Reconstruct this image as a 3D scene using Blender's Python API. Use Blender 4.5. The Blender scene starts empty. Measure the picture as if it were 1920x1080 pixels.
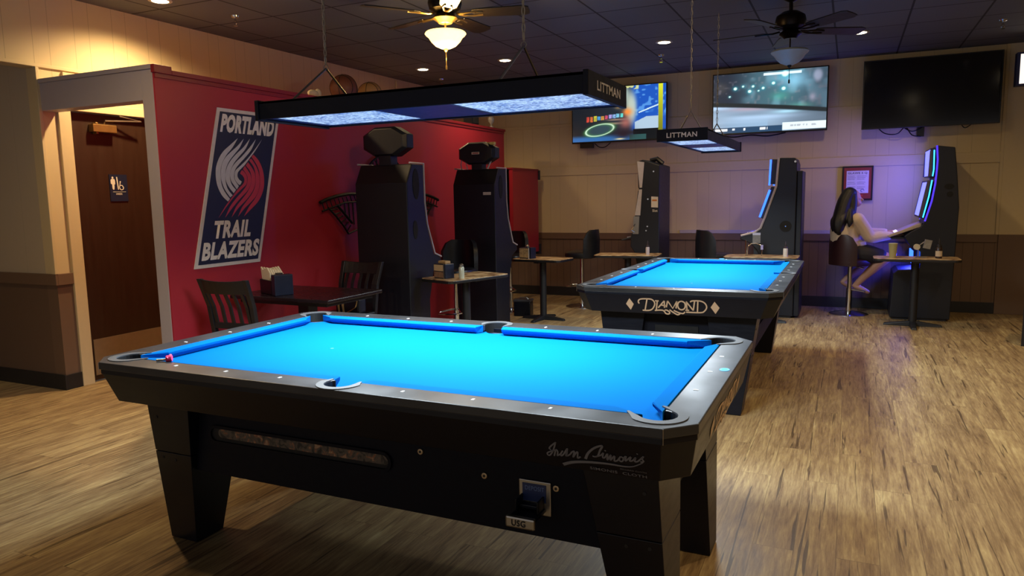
import bpy, bmesh, math, random
from mathutils import Vector, Matrix
import numpy as np
PI = math.pi
random.seed(7)
SC = bpy.context.scene
COL = SC.collection

# ------------------------------------------------------------------ camera, world, exposure
cam_d = bpy.data.cameras.new('camera')
cam_d.sensor_width = 36.0
cam_d.lens = 1357.48 * 36.0 / 1920.0
cam_d.clip_start = 0.05
cam = bpy.data.objects.new('camera', cam_d)
COL.objects.link(cam)
PITCH, ROLL, YAW = math.radians(7.17), math.radians(-1.05), math.radians(-24.98)
f_ = Vector((math.sin(YAW) * math.cos(PITCH), math.cos(YAW) * math.cos(PITCH), -math.sin(PITCH)))
r_ = Vector((math.cos(YAW), -math.sin(YAW), 0))
u_ = r_.cross(f_)
r2 = math.cos(ROLL) * r_ + math.sin(ROLL) * u_
u2 = -math.sin(ROLL) * r_ + math.cos(ROLL) * u_
mw = Matrix((r2, u2, -f_)).transposed().to_4x4()
mw.translation = Vector((0, 0, 1.3951))
cam.matrix_world = mw
SC.camera = cam

SC.view_settings.view_transform = 'Standard'
SC.view_settings.look = 'None'
SC.view_settings.gamma = 1.0
SC.view_settings.use_curve_mapping = False
SC.view_settings.exposure = 0.5
SC.cycles.use_denoising = True
SC.cycles.max_bounces = 6
SC.cycles.sample_clamp_indirect = 4.0
SC.cycles.caustics_reflective = False
SC.cycles.caustics_refractive = False

w = bpy.data.worlds.new('world')
SC.world = w
w.use_nodes = True
w.node_tree.nodes['Background'].inputs[0].default_value = (0.70, 0.64, 0.62, 1)
w.node_tree.nodes['Background'].inputs[1].default_value = 0.42

# ------------------------------------------------------------------ helpers
def lin(c):
    if isinstance(c, str):
        c = [int(c[i:i + 2], 16) / 255 for i in (0, 2, 4)]
    return tuple((x / 12.92 if x <= 0.04045 else ((x + 0.055) / 1.055) ** 2.4) for x in c) + (1.0,)

MATS = {}
def mat(name, col, rough=0.5, metal=0.0, emit=None, es=0.0, var=0.12, nscale=30.0, bump=0.0, spec=0.5, alpha=None, trans=0.0, stretch=(1, 1, 1), rvar=0.08, coat=0.0):
    if name in MATS: return MATS[name]
    m = bpy.data.materials.new(name); m.use_nodes = True
    nt = m.node_tree; N = nt.nodes; L = nt.links
    b = N['Principled BSDF']
    c = lin(col) if isinstance(col, str) else tuple(col) + (1.0,)
    b.inputs['Roughness'].default_value = rough
    b.inputs['Metallic'].default_value = metal
    b.inputs['Specular IOR Level'].default_value = spec
    b.inputs['Transmission Weight'].default_value = trans
    b.inputs['Coat Weight'].default_value = coat
    tc = N.new('ShaderNodeTexCoord'); mp = N.new('ShaderNodeMapping')
    mp.inputs['Scale'].default_value = stretch
    L.new(tc.outputs['Object'], mp.inputs['Vector'])
    nz = N.new('ShaderNodeTexNoise'); nz.inputs['Scale'].default_value = nscale; nz.inputs['Detail'].default_value = 4
    L.new(mp.outputs[0], nz.inputs['Vector'])
    cr = N.new('ShaderNodeMix'); cr.data_type = 'RGBA'
    cr.inputs[6].default_value = tuple(x * (1 - var) for x in c[:3]) + (1,)
    cr.inputs[7].default_value = tuple(min(1, x * (1 + var)) for x in c[:3]) + (1,)
    L.new(nz.outputs['Fac'], cr.inputs[0]); L.new(cr.outputs[2], b.inputs['Base Color'])
    mr = N.new('ShaderNodeMapRange'); mr.inputs[3].default_value = max(0, rough - rvar); mr.inputs[4].default_value = min(1, rough + rvar)
    L.new(nz.outputs['Fac'], mr.inputs[0]); L.new(mr.outputs[0], b.inputs['Roughness'])
    if bump:
        bp = N.new('ShaderNodeBump'); bp.inputs['Strength'].default_value = bump; bp.inputs['Distance'].default_value = 0.002
        L.new(nz.outputs['Fac'], bp.inputs['Height']); L.new(bp.outputs[0], b.inputs['Normal'])
    if emit:
        b.inputs['Emission Color'].default_value = lin(emit) if isinstance(emit, str) else tuple(emit) + (1,)
        b.inputs['Emission Strength'].default_value = es
    MATS[name] = m
    return m

class MB:
    """collects shapes for one mesh object"""
    def __init__(s): s.bm = bmesh.new()
    def box(s, x0, x1, y0, y1, z0, z1, M=None):
        vs = [s.bm.verts.new((x, y, z)) for z in (z0, z1) for y in (y0, y1) for x in (x0, x1)]
        if M is not None:
            for v in vs: v.co = M @ v.co
        for f in ((0, 2, 3, 1), (4, 5, 7, 6), (0, 1, 5, 4), (2, 6, 7, 3), (0, 4, 6, 2), (1, 3, 7, 5)):
            s.bm.faces.new([vs[i] for i in f])
        return s
    def hexa(s, bot, top):
        a = [s.bm.verts.new(p) for p in bot]; b = [s.bm.verts.new(p) for p in top]; n = len(a)
        s.bm.faces.new(a[::-1]); s.bm.faces.new(b)
        for i in range(n): s.bm.faces.new((a[i], a[(i + 1) % n], b[(i + 1) % n], b[i]))
        return s
    def prism(s, pts, a, b, axis='y', M=None):
        def P(p, t):
            v = {'y': (p[0], t, p[1]), 'x': (t, p[0], p[1]), 'z': (p[0], p[1], t)}[axis]
            return M @ Vector(v) if M is not None else v
        return s.hexa([P(p, a) for p in pts], [P(p, b) for p in pts])
    def rings(s, rings, cap=True, close=True):
        R = [[s.bm.verts.new(p) for p in r] for r in rings]; n = len(R[0])
        for k in range(len(R) - 1):
            for i in range(n if close else n - 1):
                s.bm.faces.new((R[k][i], R[k][(i + 1) % n], R[k + 1][(i + 1) % n], R[k + 1][i]))
        if cap: s.bm.faces.new(R[0][::-1]); s.bm.faces.new(R[-1])
        return s
    def cyl(s, p0, p1, r0, r1=None, n=16):
        return s.tube([p0, p1], [r0, r0 if r1 is None else r1], n)
    def tube(s, pts, r, n=8, closed=False):
        pts = [Vector(p) for p in pts]
        if not isinstance(r, (list, tuple)): r = [r] * len(pts)
        rings = []; prev = None; K = len(pts)
        for i, p in enumerate(pts):
            if closed: d = pts[(i + 1) % K] - pts[i - 1]
            else: d = pts[min(i + 1, K - 1)] - pts[max(i - 1, 0)]
            d.normalize()
            if prev is None:
                a = Vector((0, 0, 1)) if abs(d.z) < .9 else Vector((1, 0, 0))
                e1 = d.cross(a).normalized()
            else: e1 = (prev - d * prev.dot(d)).normalized()
            prev = e1; e2 = d.cross(e1)
            rings.append([p + r[i] * (math.cos(2 * PI * k / n) * e1 + math.sin(2 * PI * k / n) * e2) for k in range(n)])
        if closed: return s.rings(rings + [rings[0]], cap=False)
        return s.rings(rings)
    def lathe(s, prof, c=(0, 0, 0), n=32, cap=True):
        c = Vector(c)
        return s.rings([[c + Vector((max(r, 1e-4) * math.cos(2 * PI * k / n), max(r, 1e-4) * math.sin(2 * PI * k / n), z)) for k in range(n)] for r, z in prof], cap=cap)
    def ell(s, c, rx, ry, rz, n=20, m=12, M=None):
        rings = []
        for j in range(m + 1):
            t = PI * (j / m) - PI / 2
            rr = max(math.cos(t), 1e-3)
            ring = [Vector((rx * rr * math.cos(2 * PI * k / n), ry * rr * math.sin(2 * PI * k / n), rz * math.sin(t))) for k in range(n)]
            if M is not None: ring = [M @ v for v in ring]
            rings.append([v + Vector(c) for v in ring])
        return s.rings(rings)
    def flat(s, pts2, F, d=0.0015):
        """polygon in the frame F=(O,U,V,N), given thickness d"""
        O, U, V, N = F
        base = [s.bm.verts.new(O + U * a + V * b) for a, b in pts2]
        f = s.bm.faces.new(base)
        r = bmesh.ops.extrude_face_region(s.bm, geom=[f])
        bmesh.ops.translate(s.bm, vec=N * d, verts=[v for v in r['geom'] if isinstance(v, bmesh.types.BMVert)])
        return s
    def ribbon(s, pts, wd, F, d=0.0015, smooth=True):
        if smooth and len(pts) > 2: pts, wd = catmull(pts, wd)
        if not isinstance(wd, (list, tuple)): wd = [wd] * len(pts)
        O, U, V, N = F; L = []; Rr = []
        K = len(pts)
        for i in range(K):
            a = pts[max(i - 1, 0)]; b = pts[min(i + 1, K - 1)]
            dx, dy = b[0] - a[0], b[1] - a[1]; l = math.hypot(dx, dy) or 1
            nx, ny = -dy / l * wd[i] / 2, dx / l * wd[i] / 2
            L.append((pts[i][0] + nx, pts[i][1] + ny)); Rr.append((pts[i][0] - nx, pts[i][1] - ny))
        rings = []
        for i in range(K):
            q = [O + U * L[i][0] + V * L[i][1], O + U * Rr[i][0] + V * Rr[i][1]]
            rings.append([q[0], q[1], q[1] + N * d, q[0] + N * d])
        return s.rings(rings)
    def build(s, name, m, parent=None, smooth=False, bevel=0.0, seg=2, loc=None, norm=True):
        if norm: bmesh.ops.recalc_face_normals(s.bm, faces=s.bm.faces[:])
        me = bpy.data.meshes.new(name); s.bm.to_mesh(me); s.bm.free()
        if m is not None:
            for x in (m if isinstance(m, list) else [m]): me.materials.append(x)
        if smooth:
            for p in me.polygons: p.use_smooth = True
            try: me.set_sharp_from_angle(angle=math.radians(40))
            except Exception: pass
        o = bpy.data.objects.new(name, me); COL.objects.link(o)
        if parent is not None: o.parent = parent
        if loc is not None: o.location = loc
        if bevel:
            b = o.modifiers.new('bevel', 'BEVEL'); b.width = bevel; b.segments = seg; b.limit_method = 'ANGLE'; b.angle_limit = math.radians(40)
        return o

def catmull(pts, wd=1.0, k=6):
    P = [pts[0]] + list(pts) + [pts[-1]]; out = []; ow = []
    W = wd if isinstance(wd, (list, tuple)) else [wd] * len(pts)
    W = [W[0]] + list(W) + [W[-1]]
    for i in range(1, len(P) - 2):
        for j in range(k):
            t = j / k
            q = []
            for c in range(len(pts[0])):
                a, b, cc, d = P[i - 1][c], P[i][c], P[i + 1][c], P[i + 2][c]
                q.append(.5 * (2 * b + (cc - a) * t + (2 * a - 5 * b + 4 * cc - d) * t * t + (-a + 3 * b - 3 * cc + d) * t ** 3))
            out.append(tuple(q)); ow.append(W[i] * (1 - t) + W[i + 1] * t)
    out.append(tuple(pts[-1])); ow.append(W[-2])
    return out, ow

def thing(name, label, cat, loc=(0, 0, 0), rz=0.0, group=None):
    o = bpy.data.objects.new(name, None); COL.objects.link(o)
    o.empty_display_size = 0.1
    o.location = loc; o.rotation_euler = (0, 0, rz)
    return tag(o, label, cat, group)
def tag(o, label, cat, group=None):
    o['label'] = label; o['category'] = cat
    if group: o['group'] = group
    return o
def struct(name, mb, m, **k):
    o = mb.build(name, m, **k); o['kind'] = 'structure'; return o
def dup(root, loc, rz, label, group=None, skip=()):
    r = root.copy(); COL.objects.link(r); r.location = loc; r.rotation_euler = (0, 0, rz); r['label'] = label
    if group: r['group'] = group
    for ch in list(root.children):
        if ch.name.split('.')[0] in skip: continue
        c = ch.copy(); COL.objects.link(c); c.parent = r
        for g in ch.children:
            q = g.copy(); COL.objects.link(q); q.parent = c
    return r

def text_obj(name, body, F, u0, u1, v0, v1, m, parent=None, shear=0.0, bold=0.0, d=0.001, rot=0.0, condensed=False):
    """flat lettering fitted to the box u0..u1, v0..v1 of the frame F"""
    cu = bpy.data.curves.new(name, 'FONT'); cu.body = body; cu.size = 1.0; cu.offset = bold; cu.resolution_u = 3
    cu.space_character = 1.08
    tmp = bpy.data.objects.new('tmp', cu); COL.objects.link(tmp)
    dg = bpy.context.evaluated_depsgraph_get(); dg.update()
    me = bpy.data.meshes.new_from_object(tmp.evaluated_get(dg))
    bpy.data.objects.remove(tmp); bpy.data.curves.remove(cu)
    xs = [v.co.x for v in me.vertices]; ys = [v.co.y for v in me.vertices]
    x0, x1, y0, y1 = min(xs), max(xs), min(ys), max(ys)
    O, U, V, N = F
    bm = bmesh.new(); bm.from_mesh(me)
    for v in bm.verts:
        a = (v.co.x - x0) / (x1 - x0); b = (v.co.y - y0) / (y1 - y0)
        uu = u0 + (u1 - u0) * a + shear * b; vv = v0 + (v1 - v0) * b + rot * a
        v.co = O + U * uu + V * vv + N * d
    me2 = bpy.data.meshes.new(name); bm.to_mesh(me2); bm.free(); bpy.data.meshes.remove(me)
    me2.materials.append(m)
    o = bpy.data.objects.new(name, me2); COL.objects.link(o)
    if parent is not None: o.parent = parent
    return o
def frame(O, U, V):
    U = Vector(U); V = Vector(V); return (Vector(O), U, V, U.cross(V).normalized())

def add_light(name, kind, loc, energy, col, size=0.1, size_y=None, spot=None, blend=0.5, rot=(0, 0, 0), spread=None, parent=None):
    l = bpy.data.lights.new(name, kind); l.energy = energy; l.color = col
    if kind == 'AREA':
        l.size = size
        if size_y: l.shape = 'RECTANGLE'; l.size_y = size_y
        if spread: l.spread = spread
    else: l.shadow_soft_size = size
    if kind == 'SPOT': l.spot_size = spot; l.spot_blend = blend
    o = bpy.data.objects.new(name, l); COL.objects.link(o); o.location = loc; o.rotation_euler = rot
    if parent is not None: o.parent = parent
    return o
PIN= [[(0.3639, 0.8187), (0.263, 0.7715), (0.1719, 0.7268), (0.1211, 0.6778), (0.101, 0.6208), (0.1212, 0.5595), (0.1653, 0.5044), (0.248, 0.4483), (0.3472, 0.4107), (0.3729, 0.4264), (0.2814, 0.4711), (0.2201, 0.5158), (0.1876, 0.5665), (0.1714, 0.6165), (0.1859, 0.662), (0.2301, 0.7084), (0.3024, 0.7557)], [(0.4576, 0.8187), (0.3731, 0.7671), (0.2784, 0.7233), (0.2113, 0.6848), (0.1794, 0.6392), (0.1843, 0.5832), (0.2123, 0.5385), (0.275, 0.4877), (0.3726, 0.437), (0.4063, 0.4492), (0.3226, 0.4877), (0.2736, 0.5333), (0.2535, 0.5779), (0.2505, 0.6235), (0.2836, 0.6699), (0.3609, 0.7233), (0.4169, 0.7618)], [(0.5559, 0.8222), (0.4716, 0.7636), (0.3766, 0.7172), (0.303, 0.6725), (0.2619, 0.6296), (0.2537, 0.5841), (0.279, 0.5385), (0.3393, 0.4991), (0.4186, 0.4632), (0.4461, 0.4851), (0.3737, 0.5166), (0.3349, 0.5508), (0.319, 0.5902), (0.3311, 0.6243), (0.3664, 0.6629), (0.4352, 0.7075), (0.5103, 0.7557)], [(0.6516, 0.8214), (0.5587, 0.7574), (0.4648, 0.7023), (0.3804, 0.6602), (0.3358, 0.6243), (0.3216, 0.5849), (0.3506, 0.5447), (0.4007, 0.5166), (0.4591, 0.4877), (0.4818, 0.5096), (0.4214, 0.5394), (0.3929, 0.5622), (0.3853, 0.5911), (0.3951, 0.62), (0.4448, 0.655), (0.5224, 0.6979), (0.6037, 0.7531)], [(0.75, 0.8214), (0.6491, 0.7478), (0.5549, 0.6865), (0.4576, 0.6384), (0.3974, 0.6086), (0.3953, 0.5736), (0.4184, 0.5455), (0.4912, 0.5166), (0.5186, 0.5385), (0.4726, 0.5517), (0.4406, 0.5718), (0.4375, 0.5946), (0.4592, 0.6121), (0.5257, 0.6454), (0.5944, 0.6935), (0.6771, 0.7522)]]
PINC= (0.4964, 0.5648)
SIM= {'I': [(0.771, 0.723), (0.764, 0.705), (0.755, 0.687), (0.745, 0.675), (0.739, 0.678), (0.743, 0.685), (0.768, 0.697)], 'I2': [(0.771, 0.722), (0.756, 0.709), (0.748, 0.699), (0.753, 0.695)], 'n': [(0.759, 0.675), (0.768, 0.697), (0.772, 0.69), (0.769, 0.678), (0.779, 0.685)], 'd': [(0.788, 0.697), (0.781, 0.687), (0.78, 0.679), (0.788, 0.685), (0.803, 0.706), (0.795, 0.682), (0.801, 0.686)], 'n2': [(0.801, 0.697), (0.798, 0.682), (0.809, 0.689), (0.814, 0.696), (0.822, 0.7), (0.816, 0.68), (0.826, 0.695), (0.832, 0.699), (0.829, 0.679), (0.838, 0.685)], 'S': [(0.852, 0.68), (0.862, 0.7), (0.882, 0.72), (0.906, 0.731), (0.897, 0.713), (0.89, 0.697), (0.881, 0.692), (0.874, 0.693)], 'i': [(0.883, 0.692), (0.899, 0.7), (0.906, 0.708), (0.903, 0.693), (0.909, 0.694), (0.918, 0.707), (0.915, 0.687), (0.927, 0.705), (0.924, 0.688), (0.937, 0.703), (0.935, 0.687), (0.944, 0.69), (0.949, 0.698)], 'o': [(0.954, 0.704), (0.949, 0.695), (0.953, 0.688), (0.959, 0.692), (0.961, 0.7), (0.954, 0.704)], 'n3': [(0.96, 0.698), (0.969, 0.707), (0.966, 0.692), (0.982, 0.707), (0.978, 0.694), (0.987, 0.697), (0.995, 0.707), (0.992, 0.695), (1.0, 0.696), (1.017, 0.714), (1.013, 0.706), (1.016, 0.698), (1.007, 0.695)], 'd1': [(0.912, 0.715), (0.914, 0.718)], 'd2': [(1.0, 0.719), (1.002, 0.721)]}
SWOOSH= [(0.782, 0.65), (0.81, 0.662), (0.846, 0.669), (0.89, 0.673), (0.925, 0.674), (0.96, 0.673), (0.985, 0.677), (1.01, 0.691), (1.014, 0.695)]
DIA= {'D': [(-0.208, 0.713), (-0.214, 0.722), (-0.21, 0.737), (-0.192, 0.745), (-0.161, 0.747), (-0.129, 0.745), (-0.111, 0.729), (-0.109, 0.707), (-0.125, 0.679), (-0.148, 0.668), (-0.188, 0.667)], 'Ds': [(-0.157, 0.745), (-0.172, 0.669)], 'I': [(-0.091, 0.736), (-0.099, 0.676)], 'I1': [(-0.105, 0.736), (-0.082, 0.736)], 'sw': [(-0.109, 0.67), (-0.058, 0.673), (-0.038, 0.652), (-0.019, 0.651), (-0.015, 0.663), (-0.034, 0.676), (-0.046, 0.673)], 'A': [(-0.087, 0.689), (-0.047, 0.738)], 'A2': [(-0.046, 0.738), (-0.046, 0.691)], 'A3': [(-0.068, 0.709), (-0.039, 0.706)], 'M1': [(-0.025, 0.739), (-0.035, 0.695)], 'M2': [(-0.025, 0.739), (0.006, 0.689), (0.033, 0.739)], 'M3': [(0.033, 0.739), (0.027, 0.69)], 's2': [(-0.015, 0.679), (0.012, 0.66), (0.035, 0.648), (0.051, 0.655)], 's3': [(0.012, 0.676), (0.043, 0.662), (0.07, 0.658), (0.082, 0.67)], 'O': [(0.061, 0.741), (0.044, 0.732), (0.038, 0.711), (0.045, 0.69), (0.062, 0.683), (0.079, 0.692), (0.085, 0.713), (0.079, 0.733), (0.061, 0.741)], 'N1': [(0.092, 0.74), (0.095, 0.682)], 'N2': [(0.09, 0.74), (0.134, 0.682)], 'N3': [(0.143, 0.744), (0.134, 0.682)], 'N4': [(0.085, 0.681), (0.108, 0.681)], 'E': [(0.116, 0.737), (0.129, 0.746), (0.178, 0.747), (0.206, 0.733), (0.216, 0.707), (0.203, 0.682), (0.179, 0.67), (0.089, 0.668)], 'E2': [(0.163, 0.745), (0.159, 0.67)]}
DD= [[(-0.272, 0.746), (-0.245, 0.707), (-0.266, 0.666), (-0.296, 0.707)], [(0.264, 0.747), (0.294, 0.707), (0.269, 0.666), (0.24, 0.708)]]
# ------------------------------------------------------------------ room materials
def paneled(name, col, axis, step=0.406, rough=0.6, dark=0.62, lw=0.006, off=0.0, var=0.05, second=None):
    """painted boards: thin vertical grooves along one object axis"""
    m = bpy.data.materials.new(name); m.use_nodes = True
    nt = m.node_tree; N = nt.nodes; L = nt.links; b = N['Principled BSDF']
    b.inputs['Roughness'].default_value = rough
    tc = N.new('ShaderNodeTexCoord'); sx = N.new('ShaderNodeSeparateXYZ'); L.new(tc.outputs['Object'], sx.inputs[0])
    def lines(st, of):
        a = N.new('ShaderNodeMath'); a.operation = 'ADD'; a.inputs[1].default_value = 50 * st + of; L.new(sx.outputs[axis], a.inputs[0])
        q = N.new('ShaderNodeMath'); q.operation = 'MODULO'; q.inputs[1].default_value = st; L.new(a.outputs[0], q.inputs[0])
        l = N.new('ShaderNodeMath'); l.operation = 'LESS_THAN'; l.inputs[1].default_value = lw; L.new(q.outputs[0], l.inputs[0])
        return l
    l = lines(step, off)
    if second:
        l2 = lines(step, off + second); mx = N.new('ShaderNodeMath'); mx.operation = 'MAXIMUM'
        L.new(l.outputs[0], mx.inputs[0]); L.new(l2.outputs[0], mx.inputs[1]); l = mx
    nz = N.new('ShaderNodeTexNoise'); nz.inputs['Scale'].default_value = 3.0; nz.inputs['Detail'].default_value = 5
    L.new(tc.outputs['Object'], nz.inputs['Vector'])
    c = lin(col)
    a = N.new('ShaderNodeMix'); a.data_type = 'RGBA'
    a.inputs[6].default_value = tuple(x * (1 - var) for x in c[:3]) + (1,); a.inputs[7].default_value = tuple(x * (1 + var) for x in c[:3]) + (1,)
    L.new(nz.outputs['Fac'], a.inputs[0])
    g = N.new('ShaderNodeMix'); g.data_type = 'RGBA'; L.new(l.outputs[0], g.inputs[0]); L.new(a.outputs[2], g.inputs[6])
    g.inputs[7].default_value = tuple(x * dark for x in c[:3]) + (1,)
    L.new(g.outputs[2], b.inputs['Base Color'])
    bp = N.new('ShaderNodeBump'); bp.invert = True; bp.inputs['Strength'].default_value = .6; bp.inputs['Distance'].default_value = .003
    L.new(l.outputs[0], bp.inputs['Height']); L.new(bp.outputs[0], b.inputs['Normal'])
    return m

def floor_mat():
    m = bpy.data.materials.new('wood_floor'); m.use_nodes = True
    nt = m.node_tree; N = nt.nodes; L = nt.links; b = N['Principled BSDF']
    tc = N.new('ShaderNodeTexCoord')
    mp = N.new('ShaderNodeMapping'); mp.inputs['Rotation'].default_value = (0, 0, PI / 2); L.new(tc.outputs['Object'], mp.inputs['Vector'])
    br = N.new('ShaderNodeTexBrick'); br.offset = 0.37; br.inputs['Scale'].default_value = 1.0
    br.inputs['Brick Width'].default_value = 1.22; br.inputs['Row Height'].default_value = 0.152
    br.inputs['Mortar Size'].default_value = 0.0016; br.inputs['Mortar Smooth'].default_value = 0.3
    br.inputs['Color1'].default_value = (0, 0, 0, 1); br.inputs['Color2'].default_value = (1, 1, 1, 1); br.inputs['Mortar'].default_value = (.5, .5, .5, 1)
    L.new(mp.outputs[0], br.inputs['Vector'])
    # per plank offset of the grain
    off = N.new('ShaderNodeVectorMath'); off.operation = 'MULTIPLY_ADD'; off.inputs[1].default_value = (7, 13, 3)
    L.new(br.outputs['Color'], off.inputs[0]); L.new(tc.outputs['Object'], off.inputs[2])
    def noise(scl, sc, det, rgh=.6, dist=0.0):
        q = N.new('ShaderNodeMapping'); q.inputs['Scale'].default_value = scl; L.new(off.outputs[0], q.inputs['Vector'])
        n = N.new('ShaderNodeTexNoise'); n.inputs['Scale'].default_value = sc; n.inputs['Detail'].default_value = det; n.inputs['Roughness'].default_value = rgh
        n.inputs['Distortion'].default_value = dist
        L.new(q.outputs[0], n.inputs['Vector']); return n
    g1 = noise((9, .9, 1), 2.0, 9, .68, .6)      # long streaks
    g2 = noise((40, 3.0, 1), 2.0, 6, .7, .3)     # fine grain
    g3 = noise((2.2, .8, 1), 1.2, 4, .6, .3)     # broad patches
    cr = N.new('ShaderNodeValToRGB'); e = cr.color_ramp.elements
    e[0].position = .30; e[0].color = lin('4c3b28'); e[1].position = .72; e[1].color = lin('cbb888')
    for p, c in ((.42, '7d6546'), (.52, '98805a'), (.62, 'b09a6c')):
        x = e.new(p); x.color = lin(c)
    add = N.new('ShaderNodeMath'); add.operation = 'MULTIPLY_ADD'; add.inputs[1].default_value = .50
    L.new(g2.outputs['Fac'], add.inputs[0])
    sc = N.new('ShaderNodeMath'); sc.operation = 'MULTIPLY_ADD'; sc.inputs[1].default_value = .55; L.new(g1.outputs['Fac'], sc.inputs[0])
    s3 = N.new('ShaderNodeMath'); s3.operation = 'MULTIPLY'; s3.inputs[1].default_value = .25; L.new(g3.outputs['Fac'], s3.inputs[0])
    L.new(s3.outputs[0], sc.inputs[2]); L.new(sc.outputs[0], add.inputs[2])
    pl = N.new('ShaderNodeMath'); pl.operation = 'MULTIPLY_ADD'; pl.inputs[1].default_value = .045; L.new(br.outputs['Color'], pl.inputs[0])
    sub = N.new('ShaderNodeMath'); sub.operation = 'SUBTRACT'; sub.inputs[1].default_value = .165; L.new(add.outputs[0], sub.inputs[0])
    L.new(sub.outputs[0], pl.inputs[2]); L.new(pl.outputs[0], cr.inputs[0])
    # dark cracks
    g4 = noise((38, 1.3, 1), 1.0, 3, .5, .9)
    mk = N.new('ShaderNodeMapRange'); mk.inputs[1].default_value = .625; mk.inputs[2].default_value = .665; L.new(g4.outputs['Fac'], mk.inputs[0])
    mx = N.new('ShaderNodeMix'); mx.data_type = 'RGBA'; mx.inputs[7].default_value = lin('3a2819')
    mm = N.new('ShaderNodeMath'); mm.operation = 'MULTIPLY'; mm.inputs[1].default_value = .75; L.new(mk.outputs[0], mm.inputs[0])
    L.new(mm.outputs[0], mx.inputs[0]); L.new(cr.outputs[0], mx.inputs[6])
    m2 = N.new('ShaderNodeMix'); m2.data_type = 'RGBA'; m2.inputs[7].default_value = lin('4a3520')
    mf = N.new('ShaderNodeMath'); mf.operation = 'MULTIPLY'; mf.inputs[1].default_value = .45; L.new(br.outputs['Fac'], mf.inputs[0])
    L.new(mf.outputs[0], m2.inputs[0]); L.new(mx.outputs[2], m2.inputs[6]); L.new(m2.outputs[2], b.inputs['Base Color'])
    mr = N.new('ShaderNodeMapRange'); mr.inputs[3].default_value = .42; mr.inputs[4].default_value = .62; L.new(g1.outputs['Fac'], mr.inputs[0]); L.new(mr.outputs[0], b.inputs['Roughness'])
    bp = N.new('ShaderNodeBump'); bp.inputs['Strength'].default_value = .35; bp.inputs['Distance'].default_value = .002
    L.new(add.outputs[0], bp.inputs['Height']); L.new(bp.outputs[0], b.inputs['Normal'])
    b.inputs['Specular IOR Level'].default_value = .45
    return m

def ceiling_mat():
    m = bpy.data.materials.new('ceiling_tiles'); m.use_nodes = True
    nt = m.node_tree; N = nt.nodes; L = nt.links; b = N['Principled BSDF']
    tc = N.new('ShaderNodeTexCoord'); mp = N.new('ShaderNodeMapping'); mp.inputs['Location'].default_value = (4.42 + 6.05, -4.865 + 12.1, 0)
    L.new(tc.outputs['Object'], mp.inputs['Vector'])
    br = N.new('ShaderNodeTexBrick'); br.offset = 0; br.inputs['Scale'].default_value = 1.0
    br.inputs['Brick Width'].default_value = .605; br.inputs['Row Height'].default_value = .605; br.inputs['Mortar Size'].default_value = .009
    br.inputs['Mortar Smooth'].default_value = .1; br.inputs['Bias'].default_value = -.2
    br.inputs['Color1'].default_value = lin('5e6064'); br.inputs['Color2'].default_value = lin('55575b'); br.inputs['Mortar'].default_value = lin('141416')
    L.new(mp.outputs[0], br.inputs['Vector']); L.new(br.outputs['Color'], b.inputs['Base Color'])
    nz = N.new('ShaderNodeTexNoise'); nz.inputs['Scale'].default_value = 120; L.new(tc.outputs['Object'], nz.inputs['Vector'])
    bp = N.new('ShaderNodeBump'); bp.inputs['Strength'].default_value = .3; bp.inputs['Distance'].default_value = .002
    L.new(nz.outputs['Fac'], bp.inputs['Height']); L.new(bp.outputs[0], b.inputs['Normal'])
    b.inputs['Roughness'].default_value = .8
    return m

CREAM_B = paneled('cream_boards_back', 'cdbb92', 0, .406, off=.02, second=.14, lw=.004, dark=.8)
CREAM_L = paneled('cream_boards_left', 'cdbb92', 1, .32, off=-.03, second=.12, lw=.005, dark=.74)
CREAM = mat('cream_paint', 'cdbb92', .6, var=.04)
WAIN_B = paneled('brown_wainscot_back', '6d5644', 0, .1, lw=.006, dark=.6, off=.03)
WAIN_L = paneled('brown_wainscot_left', '6d5644', 0, .1, lw=.004, dark=.85)
BROWN = mat('brown_paint', '6d5644', .55, var=.05)
RED = mat('red_paint', 'a82434', .5, var=.05, nscale=3, bump=.1)
REDD = mat('red_trim_paint', '8a1c28', .45, var=.05)
PALE = mat('pale_lilac_paint', 'b0a6a8', .5, var=.03)
BASEB = mat('black_rubber_base', '1c1b1d', .5)
FLOOR = floor_mat(); CEIL = ceiling_mat()

ZC = 2.924; YB = 9.523; XL = -5.35; ZW = .80; ZR = .885
XR = 4.6; YN = -3.4
struct('floor', MB().box(-8.2, XR, YN, YB + .1, -.06, 0), FLOOR)
struct('ceiling', MB().box(-8.2, XR, YN, YB + .1, ZC, ZC + .06), CEIL)
struct('wall_back', MB().box(XL - .1, XR, YB, YB + .1, ZR, ZC), CREAM_B)
struct('wall_back_lower', MB().box(XL - .1, XR, YB, YB + .1, 0, ZR), WAIN_B)
# back wall trim
struct('trim_1', MB().box(XL, 1.49, YB - .014, YB, 1.675, 1.79), CREAM, bevel=.003)
struct('trim_2', MB().box(XL, 1.49, YB - .009, YB, 2.335, 2.375), CREAM, bevel=.003)
struct('trim_3', MB().box(XL, 1.49, YB - .018, YB, .80, ZR), BROWN, bevel=.003)
struct('trim_4', MB().box(-2.0, .95, YB - .022, YB, ZR, .93), PALE, bevel=.004)
struct('trim_5', MB().box(1.50, 1.80, YB - .02, YB, ZR, ZC), CREAM, bevel=.003)
struct('trim_6', MB().box(1.50, 1.80, YB - .02, YB, 0, ZR), BROWN, bevel=.003)
struct('trim_7', MB().box(1.47, 1.50, YB - .018, YB, ZR, ZC), CREAM, bevel=.002)
struct('baseboard_back', MB().box(XL, 1.5, YB - .016, YB, 0, .125), BASEB, bevel=.003)
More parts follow.
